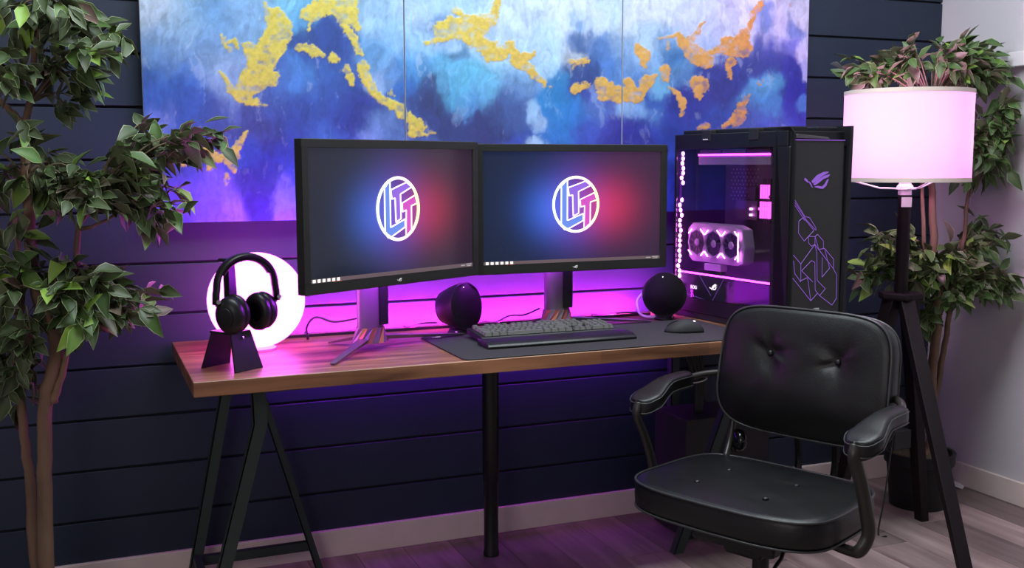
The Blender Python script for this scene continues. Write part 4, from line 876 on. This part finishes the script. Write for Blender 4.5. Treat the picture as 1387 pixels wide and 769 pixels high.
for (fx, fy) in feet:
    d = Vector((fx, fy, 0)).normalized(); s = d.cross(Vector((0, 0, 1))); a = d*.035+Vector((0, 0, .81)); b = Vector((fx, fy, 0))
    m = MB(); vs = []
    for c, w_, h_ in ((a, .024, .024), (b, .019, .016)): vs += [c-s*w_-d*h_, c+s*w_-d*h_, c+s*w_+d*h_, c-s*w_+d*h_]
    m.add(vs, [(0, 1, 2, 3), (4, 7, 6, 5), (0, 4, 5, 1), (1, 5, 6, 2), (2, 6, 7, 3), (3, 7, 4, 0)]); m.build('leg', M['lampwood'], fl_, bevel=.002)
pb = on_y(1218, 594, -.462); bx, by = pb.x-LX, -.462-LY
MB().box((bx-.038, by-.02, pb.z-.034), (bx+.036, by+.02, pb.z+.034)).build('cord_box', M['black_matte'], fl_, bevel=.004)
MB().tube(bez([(bx-.036, by-.01, pb.z+.02), (bx-.055, by-.02, pb.z-.05), (bx-.10, by-.05, pb.z-.18), (bx-.14, by-.07, .006), (bx-.13, by-.10, .004)], 8), .003, 6).build('cord', M['rubber'], fl_, smooth=True)
# ------------------------------------------------------------------ small things on the right
o = thing('floor_tag', (2.585, -.225, 0), .6, 'small white printed paper tag on the floor by the right baseboard', 'tag')
MB().add([(-.03, -.02, .001), (.03, -.02, .001), (.03, .02, .012), (-.03, .02, .012), (-.03, -.02, .002), (.03, -.02, .002), (.03, .02, .013), (-.03, .02, .013)], [(0,3,2,1),(4,5,6,7),(0,1,5,4),(1,2,6,5),(2,3,7,6),(3,0,4,7)]).build('paper', M['paper'], o)
wb_ = thing('wall_shelf', (2.62, -.60, 1.632), 0, 'small white block shelf on the right wall at the frame edge', 'shelf')
MB().box((-.04, -.22, -.026), (-.001, .235, .026)).build('shelf_block', M['ivory'], wb_, bevel=.003)
# ------------------------------------------------------------------ plants
def leaf_mesh(bend, wid):
    """12-triangle leaf along +Y (length 1), pale margin carried by attribute"""
    sp = [(0, .02), (.22, .60), (.48, 1.0), (.74, .62), (1.0, .0)]; vs = []; ed = []
    for y, w_ in sp:
        z_ = -bend*y*y; wv = w_*wid/2
        for k, f in enumerate((-1, -.87, 0, .87, 1)):
            vs.append((f*wv, y, z_+abs(f)*wv*.45)); ed.append(1. if abs(f) > .95 else (0. if abs(f) > .1 else .12))
    fs = []
    for j in range(4):
        for i in range(4): fs.append((j*5+i, j*5+i+1, j*5+i+6, j*5+i+5))
    me = bpy.data.meshes.new('leaf'); me.from_pydata(vs, [], fs)
    at = me.attributes.new('edge', 'FLOAT', 'POINT'); at.data.foreach_set('value', ed)
    for p in me.polygons: p.use_smooth = True
    me.materials.append(M['leaf']); return me
LME = [leaf_mesh(b, w_) for b, w_ in ((.15, .46), (.30, .50), (.05, .42), (.45, .54))]
def tree(name, loc, label, trunks, clusters, lean_y, seed, pot, limit=300, xmax=9, size=.072, dens=1.25):
    R = random.Random(seed); t = thing(name, loc, 0, label, 'plant'); L0 = Vector(loc)
    for pts, r0, r1 in trunks:
        P = bez([Vector(p)-L0 for p in pts], 6); n = len(P)
        P = [p+Vector((R.uniform(-1, 1), R.uniform(-1, 1), 0))*.0025 for p in P]
        MB().tube(P, [r0+(r1-r0)*i/(n-1) for i in range(n)], 10).build('trunk' if r0 > .012 else 'branch', M['bark'], t, smooth=True)
    leaves = []; tw = MB()
    for (c, rad, n, root) in clusters:
        c = Vector(c)-L0; root = Vector(root)-L0; nt_ = max(4, int(n*dens/9))
        for k in range(nt_):
            while True:
                q_ = Vector((R.uniform(-1, 1), R.uniform(-1, 1), R.uniform(-1, 1)))
                if q_.length < 1: break
            tip = c+Vector((q_.x*rad[0], q_.y*rad[1], q_.z*rad[2]))
            tw_ = tip+L0; tip = Vector((min(tw_.x, xmax-.04), min(tw_.y, -.05), tw_.z))-L0
            mid = root.lerp(tip, .55)+Vector((0, 0, .02+.03*R.random()))
            curve = bez([root, mid, tip], 4); tw.tube(curve, [.0035-.0022*i/(len(curve)-1) for i in range(len(curve))], 5)
            d0 = (tip-mid).normalized()
            for j in range(9):
                s_ = j/8; p = mid.lerp(tip, .25+.8*s_)+Vector((R.uniform(-1, 1), R.uniform(-1, 1), R.uniform(-1, .6)))*.018
                side = 1 if j % 2 else -1
                hd = Vector((d0.x, d0.y, d0.z*.4)); perp = Vector((-hd.y, hd.x, 0))
                dr = (hd*R.uniform(.3, 1.)+perp*side*R.uniform(.3, 1.1)+Vector((0, 0, R.uniform(-1.05, .6)))+Vector((R.uniform(-.6, .6), R.uniform(-.6, .2), 0))).normalized()
                leaves.append((p, dr, R.uniform(.75, 1.2)*size, R.randrange(4), R.uniform(-1.1, 1.1)))
    tw.build('twigs', M['twig'], t, smooth=True)['kind'] = 'stuff'
    keep = []
    for p, dr, s, k, roll in leaves:
        wp = p+L0+dr*s
        if wp.y > -.012 or (p+L0).y > -.02 or wp.x > xmax or (p+L0).x > xmax: continue
        keep.append((p, dr, s, k, roll))
    R.shuffle(keep)
    keep.sort(key=lambda l: -(l[2]/((l[0]+L0)-Vector(CAM['loc'])).length))
    rest = MB(); red = []
    for i, (p, dr, s, k, roll) in enumerate(keep):
        z_ = Vector((0, -.35, 1)); z_ = (z_-dr*z_.dot(dr)).normalized(); x_ = dr.cross(z_)
        Mx = Matrix((x_, dr, z_)).transposed().to_4x4() @ Matrix.Rotation(roll, 4, 'Y'); Mx = Matrix.Translation(p) @ Mx @ Matrix.Scale(s, 4)
        if i < limit:
            o = bpy.data.objects.new('leaf', LME[k]); COL.objects.link(o); o.parent = t; o.matrix_local = Mx
        else:
            me = LME[k]; rest.add([Mx @ v.co for v in me.vertices], [tuple(pl.vertices) for pl in me.polygons]); red += [a.value for a in me.attributes['edge'].data]
    if rest.v:
        me = bpy.data.meshes.new('foliage'); me.from_pydata(rest.v, [], rest.f); at = me.attributes.new('edge', 'FLOAT', 'POINT'); at.data.foreach_set('value', red)
        for p in me.polygons: p.use_smooth = True
        me.materials.append(M['leaf']); o = bpy.data.objects.new('foliage', me); COL.objects.link(o); o.parent = t; o['kind'] = 'stuff'
    pr_, ph = pot
    o = MB().lathe([(0, 0), (pr_*.80, 0), (pr_*.93, ph*.78), (pr_, ph*.80), (pr_*1.02, ph), (pr_*.92, ph), (pr_*.90, ph*.9), (0, ph*.9)], 40).build('pot', M['pot'], t); smooth_by_angle(o)
    MB().lathe([(0, ph*.9), (pr_*.5, ph*.93), (pr_*.9, ph*.905)], 24).build('moss', M['soil'], t, smooth=True)
    return t, len(keep)
def P(x, y, Y): return on_y(x, y, Y)
Yl = -.36
tr = [([(P(66, 900, Yl).x, Yl, .12), P(62, 769, Yl), P(60, 640, Yl), P(62, 540, Yl+.01), P(76, 470, Yl), P(50, 400, Yl), P(40, 300, Yl), P(36, 230, Yl), P(33, 172, Yl)], .021, .012),
      ([(P(60, 880, Yl).x, Yl+.05, .12), P(48, 769, Yl+.04), P(40, 650, Yl+.05), P(30, 560, Yl+.04), P(28, 450, Yl+.05), P(24, 340, Yl+.05), P(20, 290, Yl+.05)], .016, .006),
      ([P(33, 172, Yl), P(14, 150, Yl), P(-15, 125, Yl)], .010, .006), ([P(33, 172, Yl), P(44, 110, Yl), P(48, 60, Yl), P(58, 10, Yl), P(66, -40, Yl)], .009, .005),
      ([P(76, 470, Yl), P(96, 400, Yl+.02), P(104, 340, Yl+.02), P(110, 300, Yl+.02), P(140, 260, Yl)], .011, .005), ([P(110, 310, Yl+.02), P(130, 305, Yl), P(165, 285, Yl-.02)], .006, .003),
      ([P(72, 545, Yl), P(86, 500, Yl), P(100, 440, Yl-.03)], .011, .006)]
def Cl(x, y, Y, rx, rz, n, root, ry=.12):
    return (P(x, y, Y), (rx, ry, rz), n, root)
rt1 = P(40, 140, Yl); rt2 = P(36, 240, Yl); rt3 = P(120, 290, Yl); rt4 = P(92, 420, Yl); rt5 = P(30, 430, Yl); rt0 = P(60, 0, Yl)
cl = [Cl(140, 60, Yl-.02, .06, .06, 27, rt1), Cl(270, 185, Yl+.06, .06, .03, 27, rt3), Cl(50, 20, Yl-.03, .13, .09, 75, rt0), Cl(120, 5, Yl-.04, .10, .06, 36, rt0), Cl(30, 95, Yl-.05, .10, .06, 54, rt1), Cl(105, 75, Yl-.02, .10, .05, 36, rt1), Cl(105, 125, Yl, .05, .07, 18, rt1),
      Cl(60, 235, Yl-.02, .15, .07, 90, rt2), Cl(15, 205, Yl, .08, .09, 36, rt2), Cl(110, 270, Yl-.05, .09, .05, 45, rt2),
      Cl(185, 200, Yl+.04, .12, .09, 99, rt3), Cl(240, 190, Yl+.05, .10, .045, 45, rt3), Cl(205, 255, Yl, .11, .09, 90, rt3), Cl(150, 250, Yl-.06, .09, .09, 54, rt3), Cl(215, 300, Yl-.03, .06, .05, 27, rt3),
      Cl(60, 395, Yl-.06, .17, .09, 135, rt4), Cl(140, 385, Yl-.02, .13, .08, 99, rt4), Cl(185, 410, Yl, .10, .06, 63, rt4), Cl(120, 440, Yl-.05, .12, .05, 54, rt4), Cl(20, 455, Yl-.02, .10, .11, 72, rt5), Cl(25, 520, Yl, .05, .07, 18, rt5), Cl(10, 330, Yl, .07, .07, 36, rt5)]
x0 = P(62, 870, Yl).x
_, n1 = tree('potted_tree', (x0, Yl, 0), 'leafy artificial tree with bare trunk at the left of the desk', tr, cl, 0, 3, (.115, .15), dens=1.0)
Yr = -.325; px_ = 2.285
P0 = Vector((px_, Yr, 0))
tr = [([(px_, Yr, .15), P(1262, 600, Yr), P(1262, 520, Yr), P(1266, 470, Yr), P(1270, 430, Yr), P(1266, 360, Yr), P(1264, 300, Yr), P(1262, 240, Yr), P(1258, 180, Yr), P(1262, 130, Yr)], .020, .010),
      ([P(1262, 560, Yr), P(1278, 480, Yr), P(1290, 400, Yr), P(1305, 330, Yr), P(1312, 265, Yr), P(1330, 200, Yr)], .012, .005),
      ([P(1266, 380, Yr), P(1252, 330, Yr), P(1250, 265, Yr), P(1240, 200, Yr)], .009, .005)]
ra = P(1262, 140, Yr); rb = P(1325, 210, Yr); rc = P(1280, 400, Yr)
cl = [Cl(1180, 92, Yr+.06, .12, .045, 54, ra, .08), Cl(1225, 80, Yr+.03, .10, .06, 54, ra, .08), Cl(1285, 75, Yr, .12, .06, 81, ra, .1), Cl(1340, 80, Yr, .12, .06, 72, ra, .1), Cl(1370, 95, Yr-.02, .10, .05, 45, ra, .08),
      Cl(1380, 150, Yr-.05, .08, .05, 45, rb, .1), Cl(1370, 380, Yr-.08, .08, .05, 36, rc, .1), Cl(1345, 180, Yr-.02, .11, .08, 81, rb, .1), Cl(1365, 215, Yr-.02, .08, .06, 45, rb, .1), Cl(1320, 225, Yr-.02, .07, .05, 36, rb, .08),
      Cl(1215, 330, Yr+.02, .13, .06, 63, rc, .1), Cl(1290, 350, Yr-.04, .14, .07, 90, rc, .1), Cl(1345, 370, Yr-.05, .12, .07, 81, rc, .1), Cl(1245, 375, Yr-.02, .12, .06, 63, rc, .1), Cl(1300, 395, Yr-.04, .12, .06, 63, rc, .1), Cl(1330, 310, Yr-.02, .10, .05, 36, rc, .1), Cl(1190, 370, Yr+.08, .10, .06, 27, rc, .06), Cl(1262, 440, Yr-.02, .04, .06, 18, rc, .05)]
_, n2 = tree('potted_tree', (px_, Yr, 0), 'leafy artificial tree in black pot in the corner behind lamp', tr, cl, 0, 11, (.124, .205), xmax=XR-.045, dens=1.9)
print('leaves', n1, n2)
